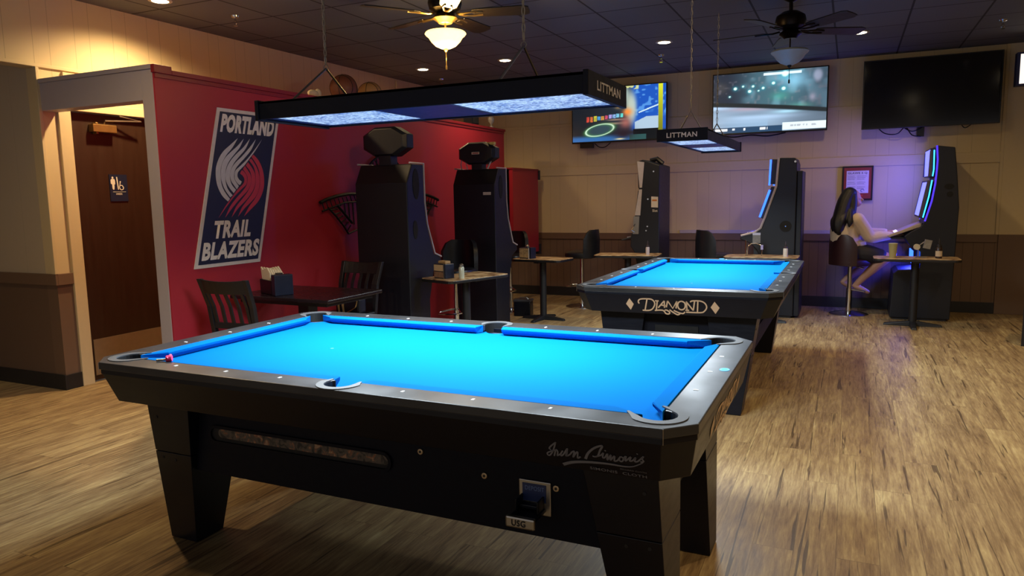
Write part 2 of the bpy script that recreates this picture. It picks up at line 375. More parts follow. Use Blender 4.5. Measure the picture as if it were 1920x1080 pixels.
# left wall: upper band over the corridor opening, then the full height wall with the door
lw = MB()
lw.box(XL - .12, XL, YN, 3.44, 2.385, ZC)
lw.box(XL - .12, XL, 3.44, 3.655, ZR, ZC)
lw.box(XL - .12, XL, 3.655, 4.56, 2.10, ZC)
lw.box(XL - .12, XL, 4.56, YB, ZR, ZC)
struct('wall_left', lw, CREAM_L)
struct('wall_left_lower', MB().box(XL - .12, XL, 3.44, 3.655, 0, ZR).box(XL - .12, XL, 4.56, YB, 0, ZR), BROWN)
struct('wall_corridor', MB().box(-8.2, XL - .12, 3.44, 3.56, ZR, ZC), paneled('cream_boards_corridor', 'b9ab93', 0, .406, lw=.004, dark=.85))
struct('wall_corridor_lower', MB().box(-8.2, XL - .12, 3.44, 3.56, 0, ZR), WAIN_L)
struct('ceiling_corridor', MB().box(-8.2, XL - .12, YN, 3.44, 2.45, 2.5), CREAM)
struct('wall_corridor_end', MB().box(-8.2, -8.1, YN, 3.44, 0, 2.45), CREAM)
struct('trim_8', MB().box(-8.1, XL + .018, 3.422, 3.44, ZW, ZR).box(XL, XL + .018, 3.44, 3.56, ZW, ZR), BROWN, bevel=.003)
struct('trim_9', MB().box(XL - .02, XL + .02, 3.42, 3.445, ZR, 2.385), CREAM, bevel=.003)
struct('trim_10', MB().box(XL, XL + .02, 3.62, 8.0, 2.335, 2.375), CREAM, bevel=.003)
struct('trim_11', MB().box(XL, XL + .016, YN, YB - .02, 2.385, 2.41), CREAM, bevel=.003)
struct('baseboard_left', MB().box(-8.1, XL + .014, 3.426, 3.44, 0, .115).box(XL, XL + .014, 3.44, 3.56, 0, .115), BASEB, bevel=.002)
# wall at the right only; rear left open to let ambient fill light in
struct('wall_right', MB().box(XR, XR + .1, YN, YB, 0, ZC), CREAM)

# door and its casing
struct('trim_12', MB().box(XL - .02, XL + .02, 3.56, 3.655, 0, 2.17).box(XL - .02, XL + .02, 3.655, 4.62, 2.10, 2.17).box(XL - .02, XL + .02, 4.56, 4.62, 0, 2.10), CREAM, bevel=.004)
DOORW = mat('dark_door_veneer', '2e1b0e', .45, var=.25, nscale=5, stretch=(3, 6, .5))
door = struct('door_1', MB().box(XL - .07, XL - .03, 3.66, 4.555, .01, 2.095), DOORW)
ALU = mat('brushed_aluminium', 'a39a88', .38, .9)
MB().box(XL - .03, XL - .024, 3.70, 4.52, .05, .335).build('kick_plate', mat('kick_plate_metal', '9c8a6c', .45, .6), door)
cl = MB().box(XL - .03, XL + .03, 3.82, 4.02, 1.955, 2.015).box(XL - .028, XL + .02, 3.85, 3.87, 1.94, 2.03).build('door_closer', mat('closer_bronze', '8a6a3c', .4, .6), door, bevel=.004)
MB().tube([(XL + .0, 3.93, 2.02), (XL + .02, 3.93, 2.045), (XL + .06, 4.22, 2.06), (XL + .03, 4.05, 2.09)], .007, 6).build('closer_arm', ALU, cl)
sg = MB().box(XL - .03, XL - .024, 3.955, 4.112, 1.418, 1.632).build('restroom_sign', mat('sign_navy', '14213a', .4), door)
SW = mat('sign_white', 'd8d2c2', .5)
F = frame((XL - .0235, 3.955, 1.418), (0, 1, 0), (0, 0, 1))
s = MB()
s.flat([(.028 + .008 * math.cos(a * PI / 6), .188 + .009 * math.sin(a * PI / 6)) for a in range(12)], F)
s.flat([(.016, .178), (.042, .178), (.048, .165), (.047, .135), (.040, .135), (.038, .10), (.034, .093), (.026, .093), (.022, .10), (.020, .135), (.010, .14), (.009, .168)], F)
s.flat([(.060, .195), (.069, .195), (.078, .093), (.068, .093)], F)
s.ribbon([(.092, .150), (.090, .128), (.110, .126), (.118, .105)], .006, F)
s.ribbon([(.088, .128), (.084, .108), (.098, .092), (.116, .098), (.121, .115)], .006, F)
s.flat([(.094 + .006 * math.cos(a * PI / 5), .156 + .006 * math.sin(a * PI / 5)) for a in range(10)], F)
s.box(XL - .0235, XL - .0225, 3.978, 4.092, 1.492, 1.4945)
s.build('pictogram', SW, sg)
text_obj('lettering', 'UNISEX', F, .050, .105, .052, .066, SW, sg, bold=.02)

# front frame of the enclosure: post and header
fr = MB()
fr.box(-4.28, -4.172, 3.44, 3.56, 0, 2.27)
fr.box(XL, -4.28, 3.44, 3.56, 2.075, 2.27)
struct('wall_front', fr, PALE, bevel=.003)
struct('trim_13', MB().box(XL, -4.172, 3.43, 3.58, 2.27, 2.30), PALE, bevel=.003)
# red partition
struct('wall_partition', MB().box(-4.275, -4.16, 3.56, 8.76, 0, 2.245).box(-4.172, -4.16, 3.442, 3.56, 0, 2.245), RED)
struct('trim_14', MB().box(-4.29, -4.140, 3.57, 8.775, 2.245, 2.275).box(-4.172, -4.140, 3.43, 3.57, 2.245, 2.298).box(-4.16, -4.150, 3.442, 8.76, 2.215, 2.245), REDD, bevel=.003)
# lower red wing
struct('wall_partition_wing', MB().box(-4.02, -3.90, 8.45, 9.28, .64, 1.745).box(-4.16, -3.95, 8.45, 8.76, .64, 1.745), RED)
struct('trim_15', MB().box(-4.03, -3.89, 8.44, 9.29, 1.745, 1.765), REDD, bevel=.003)
struct('trim_16', MB().box(-4.02, -3.88, 9.28, 9.32, 1.62, 1.75).box(-4.02, -3.88, 9.28, 9.32, .60, .74), BASEB, bevel=.004)

# ------------------------------------------------------------------ lights in the ceiling
DISC = mat('downlight_lens', 'fff0cf', .4, emit=(1.0, .80, .50), es=14.0)
RIMM = mat('downlight_trim', 'b8b0a0', .4, .3)
def downlight(x, y, label, en=34, first=[None], col=(1.0, .69, .35)):
    loc = (x, y, ZC)
    if first[0] is None:
        t = thing('downlight', label, 'ceiling light', loc, 0, 'recessed ceiling downlights')
        MB().rings([[Vector((r * math.cos(a * PI / 16), r * math.sin(a * PI / 16), z)) for a in range(32)] for r, z in ((.062, -.0005), (.085, -.0005), (.085, -.008), (.062, -.010), (.062, -.0005))], cap=False).build('trim_ring', RIMM, t, smooth=True)
        MB().ell((0, 0, -.006), .060, .060, .011).build('lens', DISC, t, smooth=True)
        first[0] = t
    else: t = dup(first[0], loc, 0, label)
    add_light('downlight_lamp', 'SPOT', (x, y, ZC - .03), en * 1.75, col, .05, spot=math.radians(155), blend=.8)
    return t
downlight(-4.66, 7.61, 'lit recessed downlight second from the left wall, nearest the red partition', 26)
downlight(-3.57, 7.59, 'lit recessed downlight beside the right hand lamp chain, left of the screens', 22)
downlight(-1.76, 7.53, 'lit recessed downlight above the gap between the two lit televisions', 22)
downlight(.03, 8.05, 'lit recessed downlight in front of the dark television', 22)
downlight(-4.80, 4.08, 'lit recessed downlight at the top left edge of the picture', 85)
downlight(-3.75, 2.35, 'recessed downlight over the floor left of the nearest pool table', 34)
downlight(.9, 4.3, 'recessed downlight over the open floor right of the pool tables', 50)
downlight(1.9, 6.6, 'recessed downlight over the open floor by the right hand chair', 40)
downlight(1.2, 1.6, 'recessed downlight over the open floor near the camera', 50)
# ------------------------------------------------------------------ pool tables
BLK = mat('black_laminate', '060b18', .38, var=.25, nscale=12, stretch=(1, 1, 5), spec=.36)
RAILM = mat('black_rail_top', '2c2e31', .33, var=.3, nscale=6, rvar=.12, bump=.05, spec=.6)
CABM = mat('black_cabinet_panel', '030614', .6, var=.2, spec=.2)
FELT = mat('electric_blue_felt', (.0003, .115, .39), .95, var=.05, nscale=300, bump=.15, spec=.04)
FELTC = mat('cushion_felt', (.0003, .115, .39), .95, var=.05, nscale=300, bump=.1, spec=.04)
LINER = mat('grey_pocket_rubber', '55575a', .5, var=.1)
DARK = mat('pocket_leather', '07090b', .6)
PEARL = mat('pearl_inlay', 'dfe3e6', .3)
GOLD = mat('cream_gold_letters', 'c8a988', .5, var=.05)
GREYP = mat('grey_print', '72747c', .6)
CHROME = mat('chrome', 'd8d8d8', .12, 1.0, var=.02)
STEEL = mat('satin_steel', 'a8a49c', .32, .9)
BRASSB = mat('brass_bolt', 'b8a486', .35, .8)

HL, HW, CH = 1.155, .655, .076        # outer half sizes of the rail and its cut corners
NL, NW = .9906, .4953                 # cushion noses
CL, CW = 1.040, .545                  # back of the cushions
def chamf(a, b, c, z): return [(a - c, -b, z), (a, -b + c, z), (a, b - c, z), (a - c, b, z), (-a + c, b, z), (-a, b - c, z), (-a, -b + c, z), (-a + c, -b, z)]

def ring_plate(outer, inner_loops, z0, z1):
    """plate with holes, extruded"""
    bm = bmesh.new(); edges = []
    for loop in [outer] + inner_loops:
        vs = [bm.verts.new((x, y, z1)) for x, y in loop]
        edges += [bm.edges.new((vs[i], vs[(i + 1) % len(vs)])) for i in range(len(vs))]
    r = bmesh.ops.triangle_fill(bm, use_beauty=True, use_dissolve=False, edges=edges)
    fs = bm.faces[:]
    e = bmesh.ops.extrude_face_region(bm, geom=fs)
    bmesh.ops.translate(bm, vec=(0, 0, z0 - z1), verts=[v for v in e['geom'] if isinstance(v, bmesh.types.BMVert)])
    m = MB(); m.bm.free(); m.bm = bm
    return m

PR = .054                              # pocket radius
CP = (1.040, .545)                      # corner pocket centre
SP = (0.0, .580)                       # side pocket centre
def inner_boundary():
    """back line of the cushions with the pocket arcs, counter clockwise from the right near corner"""
    pts = []
    def arc(c, a0, a1, n=14):
        return [(c[0] + PR * math.cos(math.radians(a0 + (a1 - a0) * i / n)), c[1] + PR * math.sin(math.radians(a0 + (a1 - a0) * i / n))) for i in range(n + 1)]
    for sx, sy in ((1, 1), (-1, 1), (-1, -1), (1, -1)):
        corner = arc((sx * CP[0], sy * CP[1]), 0, 0, 1)
        ang = math.degrees(math.atan2(sy, sx))
        # travel CCW: at (+,+) come up the right side, go round, leave along the far side
        a = arc((sx * CP[0], sy * CP[1]), ang - 128, ang + 128)
        # keep only the part outside the cushion back lines
        a = [p for p in a if abs(p[0]) > CL + .001 or abs(p[1]) > CW + .001]
        pts += a
        if (sx, sy) == (1, 1): pts += arc(SP, 0 - 40, 180 + 40, 16)[:] and [p for p in arc(SP, -38, 218, 18) if p[1] > CW + .001]
        if (sx, sy) == (-1, -1): pts += [p for p in arc((0, -SP[1]), 142, 398, 18) if p[1] < -CW - .001]
    return pts

def stone_mat():
    m = mat('ball_trough_stone', '6b5a4a', .4, nscale=26); N = m.node_tree.nodes; L = m.node_tree.links
    nz = [n for n in N if n.type == 'TEX_NOISE'][0]; nz.inputs['Distortion'].default_value = 1.5
    cr = N.new('ShaderNodeValToRGB'); e = cr.color_ramp.elements; e[0].position = .36; e[0].color = lin('15161c'); e[1].position = .66; e[1].color = lin('a08468')
    for q, c in ((.45, '4a443e'), (.55, '5c5148'), (.60, '8a5234')):
        x = e.new(q); x.color = lin(c)
    L.new(nz.outputs['Fac'], cr.inputs[0]); L.new(cr.outputs[0], N['Principled BSDF'].inputs['Base Color'])
    return m

def pool_table(loc, rz, label):
    t = thing('pool_table', label, 'pool table', loc, rz, 'blue pool tables')
    zt = .80
    outer = [(p[0], p[1]) for p in chamf(HL, HW, CH, 0)]
    ring_plate(outer, [inner_boundary()], zt - .028, zt).build('top_rail', RAILM, t, bevel=.003)
    # bull-nosed outer band under the top
    mb = MB()
    for z0, z1, g in ((.7555, .772, .004), ):
        q = [chamf(HL - g, HW - g, CH, z0), chamf(HL - g, HW - g, CH, z1), chamf(HL - .035, HW - .035, CH, z1), chamf(HL - .035, HW - .035, CH, z0)]
        mb.rings([[Vector(p) for p in r] for r in q + [q[0]]], cap=False)
    mb.build('rail_band', BLK, t, bevel=.002)
    # slanting apron
    A = MB(); q = [chamf(1.148, .648, CH, .755), chamf(1.126, .600, .068, .637), chamf(1.07, .555, .068, .637), chamf(1.10, .60, CH, .755)]
    A.rings([[Vector(p) for p in r] for r in q + [q[0]]], cap=False)
    ap = A.build('apron', BLK, t, bevel=.002)
    for sx in (1, -1):                 # corner seams; a steel line stands for their bright highlight
        for sy in (1, -1):
            MB().tube([(sx * (HL - CH), sy * (HW + .0006), .799), (sx * (HL - CH) + sx * .0, sy * (HW + .0006), .757)], .0012, 5).build('corner_seam_highlight', STEEL, ap)
    # bed and pocket wells
    bp = []
    def carc(c, a0, a1, r=.047, n=12): return [(c[0] + r * math.cos(math.radians(a0 + (a1 - a0) * i / n)), c[1] + r * math.sin(math.radians(a0 + (a1 - a0) * i / n))) for i in range(n + 1)]
    for ang, c in ((45, (CP[0], CP[1])), (90, (0, SP[1])), (135, (-CP[0], CP[1])), (225, (-CP[0], -CP[1])), (270, (0, -SP[1])), (315, (CP[0], -CP[1]))):
        bp += carc(c, ang - 105, ang - 255)
    MB().prism(bp, .745, .765, 'z').build('felt_bed', FELT, t)
    # cushions
    zn = .799
    def cushion(a0, a1, side):
        """along x from a0 to a1 on side +1/-1 (rails of the long sides); mitred ends"""
        m = MB()
        def P(s, y, z): return Vector((s, side * y, z))
        n0, n1 = a0[0], a1[0]; b0, b1 = a0[1], a1[1]
        ends = []
        for nn, bb in ((n0, b0), (n1, b1)):
            dirn = 1 if nn > bb else -1
            ends.append([P(nn, NW, zn - .004), P(nn, NW + .004, zn), P(bb, CW + .002, zn), P(bb, CW + .002, .767), P(nn + dirn * .004, NW + .018, .767), P(nn, NW + .002, zn - .014)])
        m.rings(ends); return m
    def cushion_end(side):
        m = MB(); ends = []
        for s in (-1, 1):
            nn, bb = s * (NW - .082), s * (CW - .042)
            ends.append([Vector((side * x, y, z)) for x, y, z in ((NL, nn, zn - .004), (NL + .004, nn, zn), (CL + .002, bb, zn), (CL + .002, bb, .767), (NL + .018, nn - s * .004, .767), (NL + .002, nn, zn - .014))])
        m.rings(ends); return m
    for side in (1, -1):
        for s in (1, -1):
            cushion((s * .066, s * .052), (s * (NL - .082), s * (CL - .042)), side).build('cushion', FELTC, t, bevel=.0015)
        cushion_end(side).build('cushion', FELTC, t, bevel=.0015)
    # pocket liners
    def liner(c, ang, leg, w=.027, name='pocket_liner'):
        m = MB(); pts = []; N_ = 16
        d = Vector((math.cos(ang), math.sin(ang), 0)); e = Vector((-d.y, d.x, 0)); c = Vector(c)
        ro, ri = PR + w, PR - .001
        path = [(-leg - .0, -1, None)]
        rings = []
        def ring(o, i_):
            return [o + Vector((0, 0, .8006)), o * .985 + i_ * .015 + Vector((0, 0, .8035)), i_ + Vector((0, 0, .8035)), i_ + Vector((0, 0, .7)), ]
        seq = [(c - d * leg - e * (PR + .004 + .002), c - d * leg - e * (PR - .001))]
        seq += [(c - d * leg * .45 - e * (PR + w * .6), c - d * leg * .45 - e * ri)]
        for i in range(N_ + 1):
            a = -PI / 2 + PI * i / N_; v = d * math.cos(a) + e * math.sin(a); seq.append((c + v * ro, c + v * ri))
        seq += [(c - d * leg * .45 + e * (PR + w * .6), c - d * leg * .45 + e * ri)]
        seq.append((c - d * leg + e * (PR + .004 + .002), c - d * leg + e * (PR - .001)))
        m.rings([[o + Vector((0, 0, .8002)), o + Vector((0, 0, .8028)), i_ + Vector((0, 0, .8028)), i_ + Vector((0, 0, .797))] for o, i_ in seq])
        l = m.build(name, LINER, t, smooth=True)
        b = MB(); n = 20
        b.rings([[c + Vector((rr * math.cos(2 * PI * k / n), rr * math.sin(2 * PI * k / n), z)) for k in range(n)] for rr, z in ((.048, .746), (.042, .724), (.001, .720))], cap=False)
        half = [c + (d * math.cos(a) + e * math.sin(a)) * (PR - .002) for a in [-PI * .56 + PI * 1.12 * i / 16 for i in range(17)]]
        b.rings([[p + Vector((0, 0, .7985)) for p in half], [p + Vector((0, 0, .75)) for p in half]], cap=False, close=False)
        b.build('pocket_well', DARK, l, norm=False)
    for sx in (1, -1):
        for sy in (1, -1):
            liner((sx * CP[0], sy * CP[1], 0), math.atan2(sy * 1.0, sx * 1.0), .066)
    for s in (1, -1): liner((0, s * SP[1], 0), s * PI / 2, .036, .024)
    # sights
    S = .24765
    def sight(x, y, ln=True):
        m = MB(); a, b = (.008, .0045) if ln else (.0045, .008)
        m.box(x - a, x + a, y - b, y + b, .7995, .8012); m.build('sight', PEARL, t, bevel=.002)
    for i in (-3, -2, -1, 1, 2, 3):
        for s in (1, -1): sight(i * S, s * (NW + .094), False)
    for i in (-1, 0, 1):
        for s in (1, -1): sight(s * (NL + .094), i * S, True)
    # spot on the bed
    MB().lathe([(.008, .7652), (.0075, .7656)], (-.50, 0, 0), 14).build('foot_spot', mat('spot_paper', '2a6a9a', .8), t)
    # ring sticker on the end rail
    F = frame((1.125, .045, .8002), (1, 0, 0), (0, 1, 0))
    st = MB().flat([(.017 * math.cos(a * PI / 12), .024 * math.sin(a * PI / 12)) for a in range(24)], F, .0006).build('round_sticker', mat('sticker_blue', '2f9fd6', .4), t)
    MB().ribbon([(.0125 * math.cos(a * PI / 10), .018 * math.sin(a * PI / 10)) for a in range(21)], .003, (F[0] + Vector((0, 0, .0007)), F[1], F[2], F[3]), .0004).build('sticker_ring', mat('sticker_light', '8fd0ee', .4), st)
    # cabinet between the legs
    cabm = MB()
    z0, z1 = .33, .637
    cabm.box(-.86, .86, -.44, .44, z0, z1)
    cabm.box(-.99, -.86, -.30, .30, .40, z1); cabm.box(.86, .99, -.30, .30, .40, z1)
    cab = cabm.build('cabinet', CABM, t, bevel=.003)
    # long viewing slot on the near side: raised lip, near-black sheet for the recess shade and ball window
    def slot_pts(x0, x1, a, b, n=8):
        r = (b - a) / 2; zc = (a + b) / 2
        return [(x1 - r + r * math.cos(-PI / 2 + PI * i / n), zc + r * math.sin(-PI / 2 + PI * i / n)) for i in range(n + 1)] + [(x0 + r + r * math.cos(PI / 2 + PI * i / n), zc + r * math.sin(PI / 2 + PI * i / n)) for i in range(n + 1)]
    F = frame((0, -.4405, 0), (1, 0, 0), (0, 0, 1))
    lip = MB(); o = slot_pts(-.762, .095, .458, .533); i_ = slot_pts(-.750, .083, .470, .521)
    lip.rings([[Vector((p[0], -.4405, p[1])) for p in o], [Vector((p[0], -.449, p[1])) for p in o], [Vector((p[0], -.449, p[1])) for p in i_], [Vector((p[0], -.4405, p[1])) for p in i_]], cap=False)
    lp = lip.build('viewing_slot', CABM, cab)
    MB().flat(slot_pts(-.750, .083, .470, .521), F, .0006).build('slot_recess_shade', mat('slot_shade', '05060a', .7), lp)
    gm = stone_mat()
    MB().flat(slot_pts(-.715, .081, .484, .519), (F[0] + Vector((0, -.0008, 0)), F[1], F[2], F[3]), .0006).build('ball_window', gm, lp)
    # bolts and coin slide on the near side
    for bx, bz in ((.212, .552), (.452, .504), (.700, .500)):
        m = MB(); m.tube([(bx, -.440, bz), (bx, -.447, bz)], .0105, 14)
        b = m.build('bolt', BRASSB, cab, bevel=.002)
        MB().tube([(bx, -.4465, bz), (bx, -.4478, bz)], .0045, 10).build('bolt_slot', DARK, b)
    c = MB(); c.box(.575, .683, -.447, -.440, .405, .515)
    cp = c.build('coin_plate', STEEL, cab, bevel=.003)
    MB().box(.588, .668, -.449, -.446, .448, .505).build('coin_window', mat('coin_blue', '182c5c', .4), cp)
    wl = mat('coin_print', '6c84b4', .5)
    F2 = frame((0, -.4492, 0), (1, 0, 0), (0, 0, 1))
    text_obj('window_print', 'DEPOSIT', F2, .598, .662, .484, .498, wl, cp)
    sl = MB().box(.580, .666, -.535, -.447, .418, .430).box(.584, .590, -.50, -.447, .430, .47).box(.656, .662, -.50, -.447, .430, .47).box(.588, .658, -.475, -.450, .432, .445).build('coin_slide', BLK, cp, bevel=.003)
    MB().box(.575, .671, -.553, -.535, .402, .438).build('slide_handle', STEEL, sl, bevel=.006)
    text_obj('handle_print', 'USG', frame((0, -.5535, 0), (1, 0, 0), (0, 0, 1)), .597, .643, .410, .430, DARK, sl, bold=.02)
    for k in range(6): pass
    # legs
    for sx in (1, -1):
        for sy in (1, -1):
            def q(xo, xi, yo, yi, z): 
                pts = [(sx * xo, sy * yo, z), (sx * xi, sy * yo, z), (sx * xi, sy * yi, z), (sx * xo, sy * yi, z)]
                return pts
            m = MB()
            zm = .40; f = lambda a, b: b + (a - b) * zm / .637
            m.hexa(q(f(1.03, 1.05), f(.80, .905), f(.505, .42), f(.20, .28), zm + .0015), q(1.03, .80, .505, .20, .637))
            m.hexa(q(1.05, .905, .42, .28, 0.004), q(f(1.03, 1.05), f(.80, .905), f(.505, .42), f(.20, .28), zm - .0015))
            m.hexa(q(1.03, .92, .40, .30, 0.0), q(1.03, .92, .40, .30, 0.004))
            lg = m.build('leg', BLK, t, bevel=.003)
            for bx, bz in ((.99, .55), (1.0, .375), (.93, .37)):
                yy = .42 + (.505 - .42) * bz / .637
                MB().tube([(sx * bx, sy * (yy - .004), bz), (sx * bx, sy * (yy + .002), bz)], .006, 10).build('leg_bolt', DARK, lg)
    # ball return at the ends: near-black plate stands for the opening's shade
    for sx in (1, -1):
        MB().box(sx * .989, sx * .997, -.14, .14, .50, .545).build('ball_return', mat('return_shade', '040507', .8), cab)
    # end lettering on the slanting apron (both ends)
    for sx in (1, -1):
        top = Vector((sx * 1.1495, 0, .755)); bot = Vector((sx * 1.1275, 0, .637))
        V = (top - bot).normalized(); U = Vector((0, 1 if sx > 0 else -1, 0)); N_ = U.cross(V)
        O = bot + (top - bot) * .5 + N_ * .0005
        F = (O, U, V, N_)
        m = MB(); zc = .707; s_ = .98
        for k, pts in DIA.items():
            m.ribbon([((p[0]) * 1.0, (p[1] - zc) * s_) for p in pts], .0085, F, .001, smooth=(k in ('D', 'sw', 's2', 's3', 'O', 'E')))
        m.build('end_lettering', GOLD, ap)
        for dd in DD:
            MB().flat([(p[0], (p[1] - zc) * s_) for p in dd], F, .001).build('diamond_inlay', GOLD, ap)
    # cloth maker's script on the near apron, right end
    top = Vector((0, -.6485, .755)); bot = Vector((0, -.6005, .637)); V = (top - bot).normalized(); U = Vector((1, 0, 0)); N_ = U.cross(V)
    F = (bot + N_ * .0008, U, V, N_); k_ = (top - bot).length / .118
    g = lambda p: (p[0] + .005, (p[1] - .637) * k_ - .002)
    m = MB()
    for kk, pts in SIM.items():
        m.ribbon([g(p) for p in pts], .0045 if kk != 'S' else [.008, .007, .0065, .006, .0055, .005, .0045, .0045], F, .0008)
    m.ribbon([g(p) for p in SWOOSH], [.010, .0095, .0085, .007, .006, .0045, .0035, .0025, .002], F, .0008)
    m.build('apron_script', GREYP, ap)
    a_, b_ = g((.861, .648)), g((1.02, .657))
    text_obj('apron_print', 'SIMONIS  CLOTH', F, a_[0], b_[0], a_[1], a_[1] + .0095, GREYP, ap, rot=-.004, bold=.01)
    text_obj('apron_print', 'BILLIARD CLOTH', F, g((.949, 0))[0], b_[0], g((0, .6615))[1], g((0, .666))[1], GREYP, ap, rot=-.002)
    return t

pt1 = pool_table((-1.49, 2.435, 0), 0, 'nearest black pool table with blue felt and grey script on its long apron')
pt2 = dup(pt1, (-.995, 5.655, 0), math.radians(90), 'farther black pool table seen end on, in front of the back wall')

# ------------------------------------------------------------------ hanging table lamps
LBLK = mat('lamp_black_paint', '0a0c16', .5, var=.1, spec=.25)
def sparkle(name, scale):
    m = bpy.data.materials.new(name); m.use_nodes = True; nt = m.node_tree; N = nt.nodes; L = nt.links; b = N['Principled BSDF']
    tc = N.new('ShaderNodeTexCoord'); v = N.new('ShaderNodeTexVoronoi'); v.inputs['Scale'].default_value = scale
    L.new(tc.outputs['Object'], v.inputs['Vector'])
    nz = N.new('ShaderNodeTexNoise'); nz.inputs['Scale'].default_value = 7; nz.inputs['Detail'].default_value = 4; L.new(tc.outputs['Object'], nz.inputs['Vector'])
    cr = N.new('ShaderNodeValToRGB'); cr.color_ramp.elements[0].position = .45; cr.color_ramp.elements[0].color = (.05, .10, .24, 1)
    cr.color_ramp.elements[1].position = .95; cr.color_ramp.elements[1].color = (.40, .56, .72, 1)
    sep = N.new('ShaderNodeSeparateColor'); L.new(v.outputs['Color'], sep.inputs[0])
    mu = N.new('ShaderNodeMath'); mu.operation = 'MULTIPLY_ADD'; mu.inputs[1].default_value = .55; L.new(sep.outputs[0], mu.inputs[0])
    mm = N.new('ShaderNodeMath'); mm.operation = 'MULTIPLY'; mm.inputs[1].default_value = .8; L.new(nz.outputs['Fac'], mm.inputs[0]); L.new(mm.outputs[0], mu.inputs[2])
    L.new(mu.outputs[0], cr.inputs[0]); L.new(cr.outputs[0], b.inputs['Emission Color']); b.inputs['Emission Strength'].default_value = 1.0
    b.inputs['Base Color'].default_value = (.3, .35, .45, 1); b.inputs['Roughness'].default_value = .2
    return m
SPARK = sparkle('prismatic_diffuser', 95)
def chain(mb, x, y, z0, z1, step=.032):
    n = int((z1 - z0) / step)
    for i in range(n):
        z = z0 + (i + .5) * (z1 - z0) / n; c, s = (1, 0) if i % 2 else (0, 1)
        mb.tube([(x + c * .006 * math.cos(a * PI / 4), y + s * .006 * math.cos(a * PI / 4), z + .019 * math.sin(a * PI / 4)) for a in range(8)], .0026, 5, closed=True)
def table_lamp(loc, rz, L_, W_, label, anchors, power):
    """fixture with its long side along local X; loc is the centre of its underside"""
    t = thing('billiard_lamp', label, 'pool table light', loc, rz, 'black lamps hanging over the pool tables')
    h = .074; a, b = L_ / 2, W_ / 2; th = .014
    MB().box(-a, a, -b, -b + th, 0, h).box(-a, a, b - th, b, 0, h).box(-a, a, -b, b, h - .012, h).build('housing', LBLK, t, bevel=.002)
    for s in (1, -1):
        e = MB().box(*sorted((s * (a - .002), s * (a + .018))), -b - .006, b + .006, -.006, h + .006).build('end_plate', LBLK, t, bevel=.002)
        F = frame((s * (a + .0185), 0, h / 2), (0, s, 0), (0, 0, 1))
        text_obj('end_lettering', 'LITTMAN', F, -b * .62, b * .62, -.017, .017, mat('lamp_letters', 'ece6dc', .4), e, bold=.02)
    px = a * .40
    for s in (1, -1):
        c0 = s * a * .60; pa = a * .36
        MB().box(c0 - pa, c0 + pa, -b + .022, b - .022, .010, .016).build('diffuser', SPARK, t)
        ll = add_light('billiard_tube_light', 'AREA', (c0, 0, .006), power, (.80, .92, 1.0), pa * 2, (b - .03) * 2, rot=(0, 0, 0), spread=math.radians(156), parent=t)
    MB().box(-a * .24, a * .24, -b + th, b - th, .006, .012).box(-a, -a * .96, -b + th, b - th, .006, .012).box(a * .96, a, -b + th, b - th, .006, .012).box(-a, a, -b + th, -b + .024, .006, .012).box(-a, a, b - .024, b - th, .006, .012).build('underside_panel', mat('lamp_blue_panel', '20345c', .35), t)
    for (ax, ay, kind) in anchors:
        zt = .256
        m = MB()
        if kind == 'y': fe = [(ax, -b + .01), (ax, b - .01)]
        else: fe = [(ax - .0, -.09), (ax, .09)]
        for fx, fy in fe: m.tube([(fx, fy, h), (ax, ay, h + zt - .10)], .0048, 6)
        m.tube([(ax + .012 * math.cos(q * PI / 4), ay, h + zt - .095 + .012 * math.sin(q * PI / 4)) for q in range(8)], .002, 5, closed=True)
        m.build('hanger_rod', STEEL, t)
        cm = MB(); chain(cm, ax, ay, h + zt - .08, ZC - loc[2]); cm.build('chain', mat('chain_metal', 'b4b0a6', .4, .6), t)
    return t
table_lamp((-1.58, 2.66, 1.745), 0, 1.47, .46, 'long black lamp hanging over the nearest pool table', [(-.55, 0, 'y'), (.41, 0, 'y')], 34)
table_lamp((-1.075, 6.0, 1.765), math.radians(-90), 1.68, .34, 'smaller far black lamp hanging over the farther pool table', [(.55, 0, 'x'), (-.6, 0, 'x')], 30)

# hex key left on the rail of the near table
k = thing('table_key', 'pink headed key lying on the near rail of the nearest pool table', 'key', (-2.33, 1.885, .801), math.radians(35))
MB().tube([(-.035, 0, .006), (.0, 0, .006)], .004, 8).box(-.034, -.022, -.003, .003, .0, .006).build('key_shaft', STEEL, k)
MB().tube([(.0, 0, .010), (.022, 0, .010)], .012, 10).tube([(.004, -.012, .012), (.016, .012, .020)], .006, 8).build('key_head', mat('pink_plastic', 'e0386a', .35), k, bevel=.002)
# ------------------------------------------------------------------ slot machines
SLB = mat('machine_black', '0d111c', .45, var=.15)
SLG = mat('machine_grey', '2a2d34', .5, var=.1)
TRIMW = mat('machine_light_trim', 'b9b6c4', .35, .2)
NEON = mat('blue_neon', '1040ff', .3, emit=(.03, .13, 1.0), es=2.2)
NEONC = mat('cyan_neon', '40e0ff', .3, emit=(.04, .50, 1.0), es=1.6)
SCRB = mat('game_screen_blue', '101840', .15, emit=(.12, .14, 1.0), es=1.6)
SCRD = mat('game_screen_dim', '101018', .15, emit=(.25, .22, .40), es=.35)
WHITEP = mat('white_paper', 'd9d4cc', .6)
GLASSB = mat('speaker_mesh', '07080b', .8)

